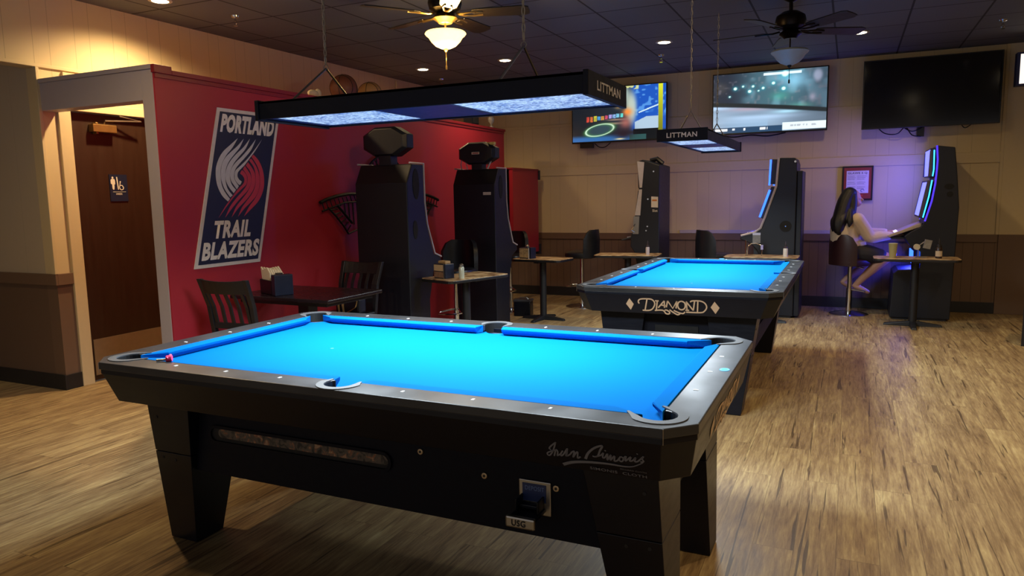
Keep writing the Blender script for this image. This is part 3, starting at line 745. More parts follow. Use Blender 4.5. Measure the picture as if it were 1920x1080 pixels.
def slot_machine(name, label, loc, rz, prof, W, front, trim=None, trim_r=.009, trim_m=None, screens=(), deck=None, topper=None, base=None):
    """profile prof in (distance from back, height); front faces local +X"""
    t = thing(name, label, 'gaming machine', loc, rz, 'upright video gaming machines')
    MB().prism(prof, -W / 2, W / 2, 'y').build('cabinet', SLB, t, bevel=.008)
    if base: MB().box(base[0], base[1], -W / 2 + .02, W / 2 - .02, 0, base[2]).build('plinth', SLG, t, bevel=.005)
    if trim:
        for s in (1, -1):
            pts = [(p[0], s * (W / 2 + .001), p[1]) for p in trim]
            MB().tube(pts, trim_r, 6).build('edge_strip', trim_m or TRIMW, t, smooth=True)
    for (a, b, m, dep) in screens:
        d = Vector((b[0] - a[0], 0, b[1] - a[1])); n = Vector((d.z, 0, -d.x)).normalized()
        if n.x < 0: n = -n
        A = Vector((a[0], 0, a[1])); B_ = Vector((b[0], 0, b[1])); y = W / 2 - .02
        q = lambda P, k, yy: P + n * k + Vector((0, yy, 0))
        fr = MB().hexa([q(A, 0, -y), q(B_, 0, -y), q(B_, 0, y), q(A, 0, y)], [q(A, dep, -y), q(B_, dep, -y), q(B_, dep, y), q(A, dep, y)]).build('screen_housing', SLG, t, bevel=.004)
        A2 = A + d * .05; B2 = B_ - d * .05; y2 = y - .02
        MB().hexa([q(A2, dep, -y2), q(B2, dep, -y2), q(B2, dep, y2), q(A2, dep, y2)], [q(A2, dep + .002, -y2), q(B2, dep + .002, -y2), q(B2, dep + .002, y2), q(A2, dep + .002, y2)]).build('game_screen', m, fr)
    if deck:
        a, b = deck
        MB().hexa([(a[0], -W / 2 + .01, a[1] - .02), (b[0], -W / 2 + .01, b[1] - .02), (b[0], W / 2 - .01, b[1] - .02), (a[0], W / 2 - .01, a[1] - .02)],
                  [(a[0], -W / 2 + .01, a[1]), (b[0], -W / 2 + .01, b[1]), (b[0], W / 2 - .01, b[1]), (a[0], W / 2 - .01, a[1])]).build('button_deck', SLG, t, bevel=.005)
        for k in range(5):
            y = -W * .3 + k * W * .15; x = a[0] * .45 + b[0] * .55; z = a[1] * .45 + b[1] * .55
            MB().tube([(x, y, z - .002), (x, y, z + .010)], .016, 10).build('deck_button', TRIMW, t)
    return t

profA = [(0, .03), (0, 1.53), (.09, 1.69), (.27, 1.69), (.27, 1.36), (.30, 1.17), (.41, .90), (.52, .865), (.54, .82), (.40, .76), (.32, .50), (.32, .03)]
trA = [(.05, 1.698), (.275, 1.698), (.278, 1.36), (.308, 1.17), (.42, .905), (.53, .868)]
def octa_topper(t, zc, x0, x1, hw, hh, badge):
    oc = [(-hw, -hh * .45), (-hw, hh * .45), (-hw * .45, hh), (hw * .45, hh), (hw, hh * .45), (hw, -hh * .45), (hw * .45, -hh), (-hw * .45, -hh)]
    tp = MB().rings([[Vector((x, p[0] * k, zc + p[1] * k)) for p in oc] for x, k in ((x0, .86), (x0 + .03, 1), (x1 - .03, 1), (x1, .86))]).build('topper', SLB, t, bevel=.004)
    MB().box(.08, .18, -.06, .06, 1.685, zc - hh + .01).build('topper_neck', SLB, t)
    if badge:
        MB().box(x0 - .002, x0 + .001, -.045, .045, zc - .012, zc + .012).build('badge', WHITEP, tp)
        MB().box(x0 - .0022, x0 + .0, -.036, .036, zc - .006, zc + .006).build('badge_print', mat('badge_red', 'a04040', .5), tp)
mA = slot_machine('gaming_machine', 'tall black machine with octagonal head beside the black dining table', (-3.645, 5.2, 0), PI / 2, profA, .53, None, trA, .008,
                  screens=[((.27, 1.36), (.27, 1.66), SCRD, .012), ((.40, .925), (.275, 1.34), SCRD, .012)], deck=((.42, .90), (.53, .868)), base=(0.02, .30, .035))
octa_topper(mA, 1.885, .06, .22, .225, .125, False)
def grilles(t, W, s, lst, m=GLASSB):
    for (d, z, rx, rz_) in lst:
        F = frame((0, s * (W / 2 + .0005), 0), (1 * s, 0, 0), (0, 0, 1)) if False else (Vector((0, s * (W / 2 + .0005), 0)), Vector((1, 0, 0)), Vector((0, 0, 1)), Vector((0, s, 0)))
        MB().flat([(d + rx * math.cos(a * PI / 10), z + rz_ * math.sin(a * PI / 10)) for a in range(20)], F, .003).build('speaker_grille', m, t)
grilles(mA, .53, -1, [(.14, 1.52, .05, .13), (.11, 1.13, .035, .08)])
mB = slot_machine('gaming_machine', 'tall black machine with badge on octagonal head, behind the first one', (-3.565, 6.75, 0), PI / 2, profA, .49, None, trA, .008,
                  screens=[((.27, 1.36), (.27, 1.66), SCRD, .012), ((.40, .925), (.275, 1.34), SCRD, .012)], deck=((.42, .90), (.53, .868)), base=(0.02, .30, .035))
octa_topper(mB, 1.855, .06, .22, .215, .115, True)
grilles(mB, .49, -1, [(.14, 1.50, .045, .12)])
MB().box(-.003, .0, -.20, -.11, 1.42, 1.45).build('maker_plate', WHITEP, mB)
MB().tube([(.10, .12, 1.69), (.12, .18, 1.88), (.14, .22, 1.74), (.12, .2, 1.69)], .006, 5).tube([(.10, -.12, 1.69), (.13, -.16, 1.80), (.12, -.10, 1.69)], .006, 5).build('cable_loop', TRIMW, mB)
MB().box(.10, .14, -.20, -.06, 1.935, 1.965, Matrix.Rotation(0, 4, 'X')).build('top_sticker', mat('yellow_sticker', 'd8c070', .5), mB, bevel=.002)

# three on the back wall, fronts turned to the left
prC = [(0, .02), (0, 1.73), (.20, 1.80), (.26, 1.785), (.245, 1.47), (.26, 1.30), (.31, .98), (.34, .90), (.345, .78), (.30, .72), (.25, .50), (.25, .02)]
mC = slot_machine('gaming_machine', 'black machine with white side wedges and taped notice, left of the back wall row', (-2.02, 8.73, 0), PI, prC, .55, None,
                  screens=[((.247, 1.47), (.257, 1.78), SCRD, .010), ((.305, 1.0), (.247, 1.44), SCRD, .012)], deck=((.33, .90), (.46, .865)), base=(.02, .24, .03))
F = (Vector((0, .2755, 0)), Vector((1, 0, 0)), Vector((0, 0, 1)), Vector((0, 1, 0)))
WED = mat('white_side_wedge', 'bdb8bd', .5)
MB().flat([(.265, 1.785), (.18, 1.77), (.205, 1.475), (.235, 1.475)], F, .004).flat([(.24, 1.455), (.205, 1.455), (.225, 1.15), (.29, 1.15)], F, .004).build('side_wedge', WED, mC)
MB().flat([(.305, 1.14), (.235, 1.14), (.245, .93), (.315, .93)], F, .006).build('bill_panel', STEEL, mC)
MB().tube([(.29, .28, .95), (.33, .29, .98), (.30, .30, 1.02), (.285, .285, 1.05)], .006, 5).build('deck_lever', CHROME, mC)
MB().flat([(.095, 1.37), (.005 + .01, 1.365), (.015, 1.24), (.095, 1.245)], F, .002).build('taped_notice', WHITEP, mC)
MB().flat([(.083, 1.335), (.027, 1.335), (.027, 1.315), (.083, 1.315)], (F[0] + Vector((0, .0022, 0)),) + F[1:], .0006).build('notice_print', mat('notice_orange', 'c07838', .6), mC)
text_obj('side_print', 'Slot', (F[0] + Vector((0, .001, 0)), Vector((-1, 0, 0)), F[2], F[3]), -.08, -.02, 1.19, 1.22, WHITEP, mC, bold=.02)
for (a, b) in ((.07, 1.66), (.135, 1.34), (.14, 1.02), (.155, .97)): MB().tube([(a, .274, b), (a, .279, b)], .009, 10).build('side_lock', CHROME, mC)
# curved cap and armrest
MB().tube([(.05, -.1, 1.76), (.12, -.1, 1.82), (.20, -.1, 1.80)], .03, 8).build('top_lamp', SLB, mC, smooth=True)

prD = [(0, .02), (0, 1.70), (.02, 1.76), (.18, 1.765), (.20, 1.46), (.31, 1.12), (.35, 1.0), (.42, .945), (.57, .905), (.58, .875), (.47, .83), (.40, .76), (.36, .68), (.36, .02)]
mD = slot_machine('gaming_machine', 'black machine with blue lit edge, middle of the back wall row', (-.53, 8.78, 0), PI, prD, .56, None,
                  [(.19, 1.765), (.208, 1.46), (.318, 1.12), (.362, 1.0), (.42, .955), (.57, .915)], .013, TRIMW,
                  screens=[((.205, 1.48), (.19, 1.75), SCRB, .07), ((.33, 1.10), (.215, 1.44), SCRB, .05)], deck=((.40, .965), (.57, .918)), base=(.02, .34, .03))
MB().box(-.06, 0, -.26, .26, .02, 1.62).build('rear_housing', SLB, mD, bevel=.01)
for s in (1, -1):
    MB().tube([(.272, s * .265, 1.75), (.282, s * .265, 1.47)], .010, 8).build('neon_tube', NEON, mD, smooth=True)
    MB().tube([(.275, s * .265, 1.42), (.375, s * .265, 1.12)], .012, 8).build('neon_tube', NEON, mD, smooth=True)
grilles(mD, .56, 1, [(.10, 1.02, .062, .062)])
MB().tube([(.10, .283, 1.02), (.10, .287, 1.02)], .007, 8).build('side_lock', CHROME, mD)
MB().tube([(.02, .281, 1.72), (.02, .284, 1.72)], .012, 8).tube([(.02, .0, 1.5), (.02, .01, 1.5)], .001, 4).build('top_lock', CHROME, mD)
MB().box(.30, .44, -.20, .20, .60, .78).build('bill_panel', SLG, mD)

prE = [(0, .02), (-.03, 1.20), (0, 1.52), (.035, 1.82), (.20, 1.845), (.195, 1.60), (.225, 1.27), (.275, 1.06), (.31, 1.0), (.40, .95), (.46, .90), (.40, .80), (.30, .74), (.30, .56), (.50, .54), (.545, .50), (.565, .02)]
mE = slot_machine('gaming_machine', 'black machine with glowing blue curved bezel that the woman plays', (1.0, 9.08, 0), PI, prE, .60, None,
                  [(.20, 1.845), (.188, 1.70), (.190, 1.60), (.198, 1.45), (.222, 1.27), (.275, 1.06)], .010, mat('violet_bezel', '2818a0', .3, emit=(.10, .05, .9), es=.7),
                  screens=[((.205, 1.52), (.205, 1.82), SCRB, .05), ((.285, 1.09), (.215, 1.48), SCRB, .05)], deck=None, base=(.03, .54, .03))
for s in (1, -1):
    MB().tube([(.222, s * .30, 1.80), (.218, s * .302, 1.60), (.226, s * .302, 1.53)], .0065, 8).build('neon_tube', NEONC, mE, smooth=True)
    MB().tube([(.228, s * .30, 1.49), (.250, s * .302, 1.32), (.295, s * .302, 1.10)], .0065, 8).build('neon_tube', NEONC, mE, smooth=True)
    F = (Vector((0, s * .3005, 0)), Vector((1, 0, 0)), Vector((0, 0, 1)), Vector((0, s, 0)))
    MB().flat([(.238, 1.80), (.262, 1.79), (.268, 1.53), (.236, 1.53)], F, .003).flat([(.242, 1.49), (.272, 1.485), (.335, 1.12), (.305, 1.10)], F, .003).build('side_mesh', mat('side_mesh_grey', '56536a', .7, var=.4, nscale=90), mE)
MB().hexa([(.30, -.25, 1.0), (.60, -.24, .885), (.60, .24, .885), (.30, .25, 1.0)], [(.295, -.25, 1.045), (.615, -.24, .905), (.615, .24, .905), (.295, .25, 1.045)]).build('button_deck', mat('deck_cream', 'b8a898', .4), mE, bevel=.006)
MB().box(.40, .58, -.20, .20, .868, .888).build('deck_underside', SLB, mE)
for k in range(4): MB().tube([(.53, -.15 + k * .1, .925), (.535, -.15 + k * .1, .948)], .02, 10).build('deck_button', mat('deck_button_white', 'e8e4ff', .3, emit=(.8, .7, 1.0), es=.8), mE)
MB().box(.36, .37, -.22, .22, .60, .74).build('service_light', NEON, mE)
grilles(mE, .60, 1, [(.07, 1.42, .045, .03), (.06, 1.34, .03, .03)])

add_light('machine_glow', 'AREA', (.72, 9.12, 1.42), 10, (.10, .09, 1.0), .75, .5, rot=(math.radians(0), math.radians(90), math.radians(-25)), spread=math.radians(170))
add_light('machine_glow', 'AREA', (.62, 9.08, .66), 9, (.04, .05, 1.0), .12, .45, rot=(0, math.radians(60), 0))
add_light('machine_glow', 'AREA', (-.90, 8.85, 1.15), 2.6, (.12, .10, 1.0), .5, .4, rot=(0, math.radians(90), math.radians(-25)), spread=math.radians(170))
# ------------------------------------------------------------------ pedestal tables
GRAN = mat('mottled_tan_laminate', 'b89870', .32, nscale=8, rvar=.1, spec=.6)
def granite():
    N = GRAN.node_tree.nodes; L = GRAN.node_tree.links; nz = [n for n in N if n.type == 'TEX_NOISE'][0]; nz.inputs['Distortion'].default_value = 1.2
    cr = N.new('ShaderNodeValToRGB'); e = cr.color_ramp.elements; e[0].position = .38; e[0].color = lin('6a4c30'); e[1].position = .62; e[1].color = lin('d0b890')
    for q, c in ((.45, '967250'), (.52, 'b8986c')):
        x = e.new(q); x.color = lin(c)
    L.new(nz.outputs['Fac'], cr.inputs[0]); L.new(cr.outputs[0], N['Principled BSDF'].inputs['Base Color'])
granite()
BASEM = mat('black_table_base', '15161a', .5)
EDGE = mat('dark_table_edge', '1b1a1c', .4)
def pedestal_table(label, loc, rz, sx, sy, h=.71, first=[None], group='laminate pedestal tables'):
    t = thing('pedestal_table', label, 'table', loc, rz, group)
    a, b = sx / 2, sy / 2; r = .06
    def rr(k): 
        pts = []
        for cx, cy, s in ((a - r, b - r, 0), (-a + r, b - r, 90), (-a + r, -b + r, 180), (a - r, -b + r, 270)):
            for i in range(5):
                an = math.radians(s + 22.5 * i); pts.append((cx + (r - k) * math.cos(an), cy + (r - k) * math.sin(an)))
        return pts
    top = MB().prism(rr(0), h - .028, h - .004, 'z').build('tabletop', EDGE, t, bevel=.003)
    MB().prism(rr(.004), h - .004, h, 'z').build('laminate', GRAN, top)
    MB().tube([(0, 0, .05), (0, 0, h - .03)], .038, 16).build('column', BASEM, t, smooth=True)
    m = MB()
    for k in range(4):
        an = k * PI / 2; c, s = math.cos(an), math.sin(an); M = Matrix.Rotation(an, 4, 'Z')
        m.hexa([M @ Vector(p) for p in ((.0, -.035, 0), (.27, -.025, 0), (.27, .025, 0), (.0, .035, 0))], [M @ Vector(p) for p in ((.0, -.03, .055), (.26, -.018, .022), (.26, .018, .022), (.0, .03, .055))])
    m.build('cross_base', BASEM, t, bevel=.004)
    MB().box(-.16, .16, -.03, .03, h - .045, h - .028).box(-.03, .03, -.16, .16, h - .045, h - .028).build('top_bracket', BASEM, t)
    return t
pedestal_table('tan laminate pedestal table with napkin box and shaker, beside the first tall black machine', (-3.06, 5.60, 0), math.radians(-19), .42, .72)
pedestal_table('tan laminate pedestal table with small patterned box, beyond the first laminate table', (-3.13, 7.56, 0), math.radians(-6), .62, .40, .70)
pedestal_table('dim pedestal table in front of the machine with the taped notice', (-2.30, 8.12, 0), math.radians(6), .74, .42, .715)
pedestal_table('dim pedestal table in front of the middle machine with blue lit edge', (-.84, 8.17, 0), math.radians(0), .76, .42, .715)
pedestal_table('pedestal table with cup and bottles beside the seated woman', (.63, 8.41, 0), math.radians(0), .78, .40, .705)

# ------------------------------------------------------------------ bar stools
SEATM = mat('black_vinyl', '15171d', .35, var=.1)
SEATR = mat('maroon_vinyl', '2c1418', .4, var=.1)
def bar_stool(label, loc, rz, seat=SEATM, sh=.66):
    """faces local +X"""
    t = thing('bar_stool', label, 'bar stool', loc, rz, 'swivel stools at the machines')
    MB().lathe([(.001, 0), (.205, 0), (.205, .008), (.16, .022), (.05, .040), (.001, .042)], n=32).build('base', CHROME, t, smooth=True)
    MB().tube([(0, 0, .03), (0, 0, sh - .04)], .024, 14).tube([(0, 0, .03), (0, 0, .30)], .032, 14).build('column', CHROME, t, smooth=True)
    m = MB(); m.tube([(.0, -.02, .29), (.10, -.12, .27), (.17, -.10, .265), (.19, 0, .265), (.17, .10, .265), (.10, .12, .27), (0, .02, .29)], .010, 8)
    m.build('footrest', CHROME, t, smooth=True)
    MB().tube([(.03, 0, sh - .05), (.03, -.18, sh - .06)], .006, 6).build('height_lever', CHROME, t)
    s = MB(); r_ = []
    for z, k in ((sh - .04, .80), (sh - .03, .95), (sh, 1.0), (sh + .03, .96), (sh + .045, .80)):
        r_.append([Vector((.20 * k * math.copysign(abs(math.cos(a * PI / 16)) ** .7, math.cos(a * PI / 16)), .215 * k * math.copysign(abs(math.sin(a * PI / 16)) ** .7, math.sin(a * PI / 16)), z)) for a in range(32)])
    s.rings(r_); s.build('seat', seat, t, smooth=True)
    b = MB(); inner = []; outer = []
    n = 18
    rows = [(-.03, .98, 1.0), (.08, 1.0, 1.0), (.20, 1.0, .98), (.28, .97, .80), (.315, .95, .55)]
    R_ = []
    for dz, k, wd in rows:
        a0 = math.radians(66 * wd)
        o = [Vector((-.225 * k * math.cos(a), .235 * k * math.sin(a), sh + dz)) for a in [-a0 + 2 * a0 * i / n for i in range(n + 1)]]
        i_ = [Vector((-.185 * k * math.cos(a), .195 * k * math.sin(a), sh + dz)) for a in [a0 - 2 * a0 * i / n for i in range(n + 1)]]
        R_.append(o + i_)
    b.rings(R_); b.build('backrest', seat, t, smooth=True)
    return t
bar_stool('black swivel stool facing away from the second tall black machine', (-3.55, 6.28, 0), math.radians(-90))
bar_stool('black swivel stool half hidden behind the second tall black machine', (-3.76, 8.02, 0), math.radians(-90))
bar_stool('black swivel stool turned left, standing left of the machine with the taped notice', (-3.03, 8.60, 0), math.radians(180))
bar_stool('black swivel stool in front of the middle machine with blue lit edge', (-1.40, 8.62, 0), math.radians(35))
bar_stool('maroon backed swivel stool that the woman sits on', (.03, 9.0, 0), math.radians(40), SEATR, .60)

# ------------------------------------------------------------------ black dining set by the red wall
BW = mat('black_painted_wood', '17161a', .4, var=.2)
BWT = mat('dark_wood_top', '1c1216', .28, var=.3, nscale=8, stretch=(1, 6, 1))
t = thing('dining_table', 'black wooden pedestal table against the red wall under the banner', 'table', (-3.63, 4.19, 0), math.radians(-1))
def rot_rect(a, b, z0, z1): return MB().box(-a, a, -b, b, z0, z1)
rot_rect(.455, .31, .695, .722).build('tabletop', BWT, t, bevel=.006)
rot_rect(.40, .26, .665, .695).build('table_frame', BW, t)
MB().box(-.05, .05, -.05, .05, .04, .67).build('pedestal', BW, t, bevel=.005)
MB().box(-.30, .30, -.04, .04, 0, .05).box(-.04, .04, -.25, .25, 0, .05).build('cross_base', BW, t, bevel=.006)
def slat_chair(name, label, loc, rz, wood=BW, pad=SEATM, group='slat back chairs at the black table', n_sl=5, tot=.92):
    """faces local +Y"""
    t = thing(name, label, 'chair', loc, rz, group)
    sh = .45; w_ = .195
    MB().box(-w_, w_, -.20, .21, sh - .02, sh + .03).build('seat', pad, t, bevel=.012)
    for sx in (-1, 1):
        MB().hexa([(sx * (w_ - .018) + a, .19 + b, 0) for a, b in ((-.015, -.015), (.015, -.015), (.015, .015), (-.015, .015))], [(sx * (w_ - .02) + a, .185 + b, sh - .02) for a, b in ((-.019, -.019), (.019, -.019), (.019, .019), (-.019, .019))]).build('leg', wood, t)
        p = [(sx * (w_ - .01), -.25, 0), (sx * (w_ - .015), -.20, .25), (sx * (w_ - .015), -.19, sh), (sx * (w_ - .01), -.225, .70), (sx * w_, -.29, tot)]
        m = MB(); m.rings([[Vector(q) + Vector((a, b, 0)) for a, b in ((-.017, -.016), (.017, -.016), (.017, .016), (-.017, .016))] for q in p]); m.build('leg', wood, t, bevel=.003)
    def yb(z): return -.19 - .035 * (z - sh) / .25 if z < .70 else -.225 - .065 * (z - .70) / (tot - .70)
    R_ = []
    for i in range(9):
        x = -w_ + 2 * w_ * i / 8; c = .022 * (1 - (x / w_) ** 2)
        R_.append([Vector((x, yb(tot - .09) - c - .01, tot - .10)), Vector((x, yb(tot - .09) - c + .01, tot - .10)), Vector((x, yb(tot) - c + .01, tot - .012 * (1 - (x / w_) ** 2))), Vector((x, yb(tot) - c - .01, tot - .012 * (1 - (x / w_) ** 2)))])
    MB().rings(R_).build('top_rail', wood, t, bevel=.003)
    MB().box(-w_ + .01, w_ - .01, yb(.56) - .012, yb(.56) + .012, .545, .585).build('lower_rail', wood, t)
    for k in range(n_sl):
        x = -w_ + .05 + (2 * w_ - .10) * k / (n_sl - 1)
        m = MB(); m.rings([[Vector((x + a, yb(z) - cc + b, z)) for a, b in ((-.012, -.006), (.012, -.006), (.012, .006), (-.012, .006))] for z, cc in ((.57, 0), (.70, .008), (tot - .095, .018))])
        m.build('slat', wood, t)
    MB().box(-w_ + .02, w_ - .02, .18, .20, .20, .23).box(-w_ + .02, -w_ + .04, -.2, .2, .16, .19).box(w_ - .04, w_ - .02, -.2, .2, .16, .19).build('stretcher', wood, t)
    return t
slat_chair('dining_chair', 'black slat back chair at the near end of the black table, left of it', (-3.74, 3.78, 0), math.radians(2), tot=.89)
slat_chair('dining_chair', 'black slat back chair at the far end of the black table, by the tall machine', (-3.72, 4.70, 0), math.radians(178), tot=.88)
slat_chair('dining_chair', 'dark chair cut off by the right edge of the picture', (1.67, 7.74, 0), math.radians(75), group='single chair at the right edge', tot=1.0)

# ------------------------------------------------------------------ things on the tables
NAVYB = mat('navy_plastic', '121a30', .4)
t = thing('handbag', 'black handbag with two pale straps and a chain on the far black dining chair', 'bag', (-3.66, 4.74, .482), 0)
MB().box(-.12, .12, -.05, .05, 0, .13).build('bag_body', NAVYB, t, bevel=.02)
MB().tube([(-.075, -.053, .125), (-.078, -.060, .06), (-.070, -.06, .0)], .009, 6).tube([(-.035, -.053, .125), (-.035, -.060, .06), (-.028, -.06, .0)], .009, 6).build('strap', mat('strap_tan', 'c8b08c', .5), t)
MB().tube(catmull([(.0, -.055, .01), (.05, -.06, .03), (.09, -.058, .06), (.105, -.052, .12)])[0], .005, 5).build('chain', mat('gold_chain', 'c8a878', .3, .9), t)
KRAFT = mat('kraft_card', 'a8906c', .7, var=.1); NAPK = mat('white_napkins', 'd6c8ae', .8, var=.05)
t = thing('napkin_caddy', 'black caddy stuffed with white napkins on the black table', 'napkin caddy', (-3.80, 4.06, .722), math.radians(-25)); t.scale = (1.25, 1.25, 1.25)
MB().box(-.10, .07, -.06, .06, 0, .008).box(-.10, .07, -.06, -.052, 0, .085).box(-.10, .07, .052, .06, 0, .085).box(-.10, -.092, -.06, .06, 0, .085).box(.062, .07, -.06, .06, 0, .085).build('tray', BLK, t, bevel=.004)
m = MB()
for k in range(7):
    y = -.045 + k * .012; M = Matrix.Rotation(math.radians(-6 + 3 * k), 4, 'Y')
    m.prism([(-.085, .01), (.02, .01), (.035, .12 - .004 * k), (-.0, .155 - .006 * k), (-.07, .145), (-.085 - .01, .165 - .008 * k)], y, y + .009, 'y', M)
m.build('napkins', NAPK, t)
MB().box(.072, .125, -.06, .05, 0, .12).build('side_holder', NAVYB, t, bevel=.004)
MB().tube([(.045, 0, .01), (.045, 0, .125)], .022, 14).build('shaker', mat('shaker_dark', '2a2628', .3), t, smooth=True)

t = thing('napkin_box', 'boxy tan napkin holder on the laminate table beside the tall machine', 'napkin box', (-3.16, 5.40, .71), math.radians(-20))
MB().box(-.075, .075, -.05, .05, 0, .125).build('box', NAVYB, t, bevel=.004)
MB().box(-.073, .05, -.053, -.050, .065, .118).build('front_card', mat('tan_card', 'c8ab84', .6), t)
MB().box(-.073, .05, -.053, -.050, .008, .058).build('window', mat('brown_mottle', '8a6850', .5, var=.6, nscale=60), t)
MB().box(-.045, .055, -.03, .03, .125, .150).build('napkins', mat('tan_stack', 'a8875c', .7, var=.3, nscale=60), t, bevel=.006)
MB().box(.052, .062, -.054, -.049, .0, .125).build('corner_post', STEEL, t)
def shaker(label, loc, body, cap, h=.085, r=.022, name='shaker', cat='shaker', nozzle=False, group=None):
    t = thing(name, label, cat, loc, 0, group)
    MB().lathe([(r, 0), (r, h * .72), (r * .8, h * .8)], n=16).build('jar', body, t, smooth=True)
    MB().lathe([(r * .82, h * .78), (r * .82, h * .93), (r * .4, h)], n=16).build('cap', cap, t, smooth=True)
    if nozzle: MB().lathe([(r * .3, h), (r * .3, h * 1.2), (r * .12, h * 1.45)], n=10).build('nozzle', cap, t)
    return t
GLS = mat('clear_jar', 'b8bca8', .15, var=.1, spec=.8)
shaker('clear shaker with metal top beside the boxy tan napkin holder', (-3.00, 5.42, .71), GLS, STEEL, .125, .024)
t = thing('napkin_box', 'small patterned box on the second laminate table', 'napkin box', (-3.29, 7.50, .70), math.radians(-12))
MB().box(-.08, .08, -.05, .05, 0, .125).build('box', NAVYB, t, bevel=.004)
MB().box(-.078, .045, -.053, -.050, .012, .118).build('front_card', mat('patterned_card', 'b8a070', .6, var=.85, nscale=40), t)
MB().box(.047, .056, -.055, -.049, 0, .12).build('corner_post', WHITEP, t)
MB().lathe([(.02, .125), (.022, .14), (.006, .155)], n=12).build('knob', STEEL, t)
RED_L = mat('label_red', 'b86050', .5)
shaker('small sauce bottle with pale label, by the machine with the taped notice', (-2.07, 8.12, .715), mat('bottle_pale', 'b0a4a4', .4), mat('bottle_dark', '3a3034', .4), .11, .022, 'sauce_bottle', 'bottle', True, 'small bottles on the back tables')
shaker('small white sauce bottle on the table in front of the middle machine', (-.60, 8.17, .715), mat('bottle_white', 'c4bcb4', .4), mat('bottle_dark', '3a3034', .4), .11, .024, 'sauce_bottle', 'bottle', True, 'small bottles on the back tables')
t = shaker('dark sauce bottle with white label on the table beside the seated woman', (.83, 8.38, .705), mat('bottle_brown', '2a1a18', .3), mat('bottle_cap', '22201f', .4), .14, .030, 'sauce_bottle', 'bottle', True, 'small bottles on the back tables')
MB().lathe([(.0306, .02), (.0306, .075)], n=16, cap=False).build('bottle_label', mat('label_cream', 'c8b8a0', .6), t)
t = thing('drinking_cup', 'pale translucent cup on the table beside the seated woman', 'cup', (.42, 8.38, .705))
MB().rings([[Vector((r * math.cos(a * PI / 10), r * math.sin(a * PI / 10), z)) for a in range(20)] for r, z in ((.001, 0), (.032, 0), (.042, .145), (.039, .145), (.030, .006), (.001, .006))], cap=False).build('cup', mat('cup_plastic', 'a8a070', .35), t, smooth=True)
MB().tube([(.0415 * math.cos(a * PI / 10), .0415 * math.sin(a * PI / 10), .146) for a in range(20)], .0022, 5, closed=True).build('rim', mat('cup_rim', 'd8d4b8', .3), t)
t = thing('condiment_stand', 'chrome and card condiment stand right of the pale cup', 'condiment stand', (.68, 8.42, .705), math.radians(10))
MB().box(-.05, .05, -.03, .03, 0, .010).tube([(-.03, 0, .01), (-.03, 0, .12), (.02, 0, .16)], .006, 8).build('stand', STEEL, t)
MB().tube([(-.045, -.01, .11), (-.045, .012, .11)], .030, 16).build('round_dial', mat('dial_cream', 'c8c0a8', .4), t)
MB().box(-.01, .055, -.012, .012, .10, .19, Matrix.Rotation(math.radians(12), 4, 'Y')).build('card', mat('grey_card', '8c8a84', .5, var=.4, nscale=50), t)
t = thing('condiment_stand', 'card stand with a reflection shaped as its chrome hoop, on the table in front of the middle machine', 'condiment stand', (-.90, 8.17, .715), 0)
MB().tube([(-.09, 0, .0), (-.085, 0, .10), (-.05, 0, .135), (0, 0, .14), (.05, 0, .12), (.065, 0, .06), (.06, 0, 0)], .006, 8).build('reflection_hoop', CHROME, t, smooth=True)  # curved reflection given solid form as a chrome hoop
MB().tube([(-.10, 0, .0), (-.105, 0, .17)], .010, 8).build('post', CHROME, t)
MB().box(-.035, .045, -.006, .006, .14, .245).build('card', mat('grey_card2', '6c6864', .5, var=.4, nscale=50), t)
MB().box(-.035, .045, -.008, .008, .225, .25).build('card_clip', TRIMW, t)
MB().box(.050, .075, -.01, .01, .07, .12).build('tag', mat('lilac_tag', '9a94c0', .5), t)
t = thing('floor_bin', 'black lidded carry box on the floor behind the second laminate table', 'box', (-3.46, 7.74, 0), math.radians(10))
MB().box(-.10, .10, -.08, .08, 0, .17).build('bin', BLK, t, bevel=.01)
MB().box(-.105, .105, -.085, .085, .17, .195).build('lid', mat('lid_grey', '3a3c42', .35), t, bevel=.008)
MB().tube([(-.06, 0, .195), (-.04, 0, .215), (.04, 0, .215), (.06, 0, .195)], .006, 6).build('lid_handle', STEEL, t)

# ------------------------------------------------------------------ banner on the red wall
BY, BZ = 3.646, .931
ex = Vector((0, .63, 0)); ey = Vector((0, .305, 1.142)); N_ = Vector((1, 0, 0))
O = Vector((-4.159, BY, BZ))
t = thing('team_banner', 'slanted navy and white team banner fixed to the red wall above the black table', 'banner', (O.x, O.y, O.z))
F = (Vector((0, 0, 0)), ex, ey, N_)
MB().flat([(0, 0), (1, 0), (1, 1), (0, 1)], F, .006).build('white_border', mat('banner_white', 'd8d0ce', .55), t)
F = (Vector((.0062, 0, 0)), ex, ey, N_)
MB().flat([(.045, .022), (.955, .022), (.955, .978), (.045, .978)], F, .001).build('navy_field', mat('banner_navy', '1b2140', .5), t)
F = (Vector((.0074, 0, 0)), ex, ey, N_)
m = MB(); m2 = MB()
for b_ in PIN:
    tip = b_[0]; lf = b_[:9]; rt = b_[9:] + [b_[0]]
    pts = catmull(lf, 1.0, 4)[0] + catmull(rt, 1.0, 4)[0][:-1]
    m.flat(pts, F, .0006); m2.flat([(2 * PINC[0] - p[0], 2 * PINC[1] - p[1]) for p in pts], F, .0006)
m.build('white_swirl', mat('swirl_silver', 'c9cad2', .5), t); m2.build('red_swirl', mat('swirl_red', 'c23a50', .5), t)
LW = mat('banner_letters', 'e6e0dc', .5)
text_obj('lettering', 'PORTLAND', F, .085, .93, .848, .966, LW, t, bold=.06)
text_obj('lettering', 'TRAIL', F, .195, .77, .178, .290, LW, t, bold=.045)
text_obj('lettering', 'BLAZERS', F, .08, .94, .045, .158, LW, t, bold=.045)

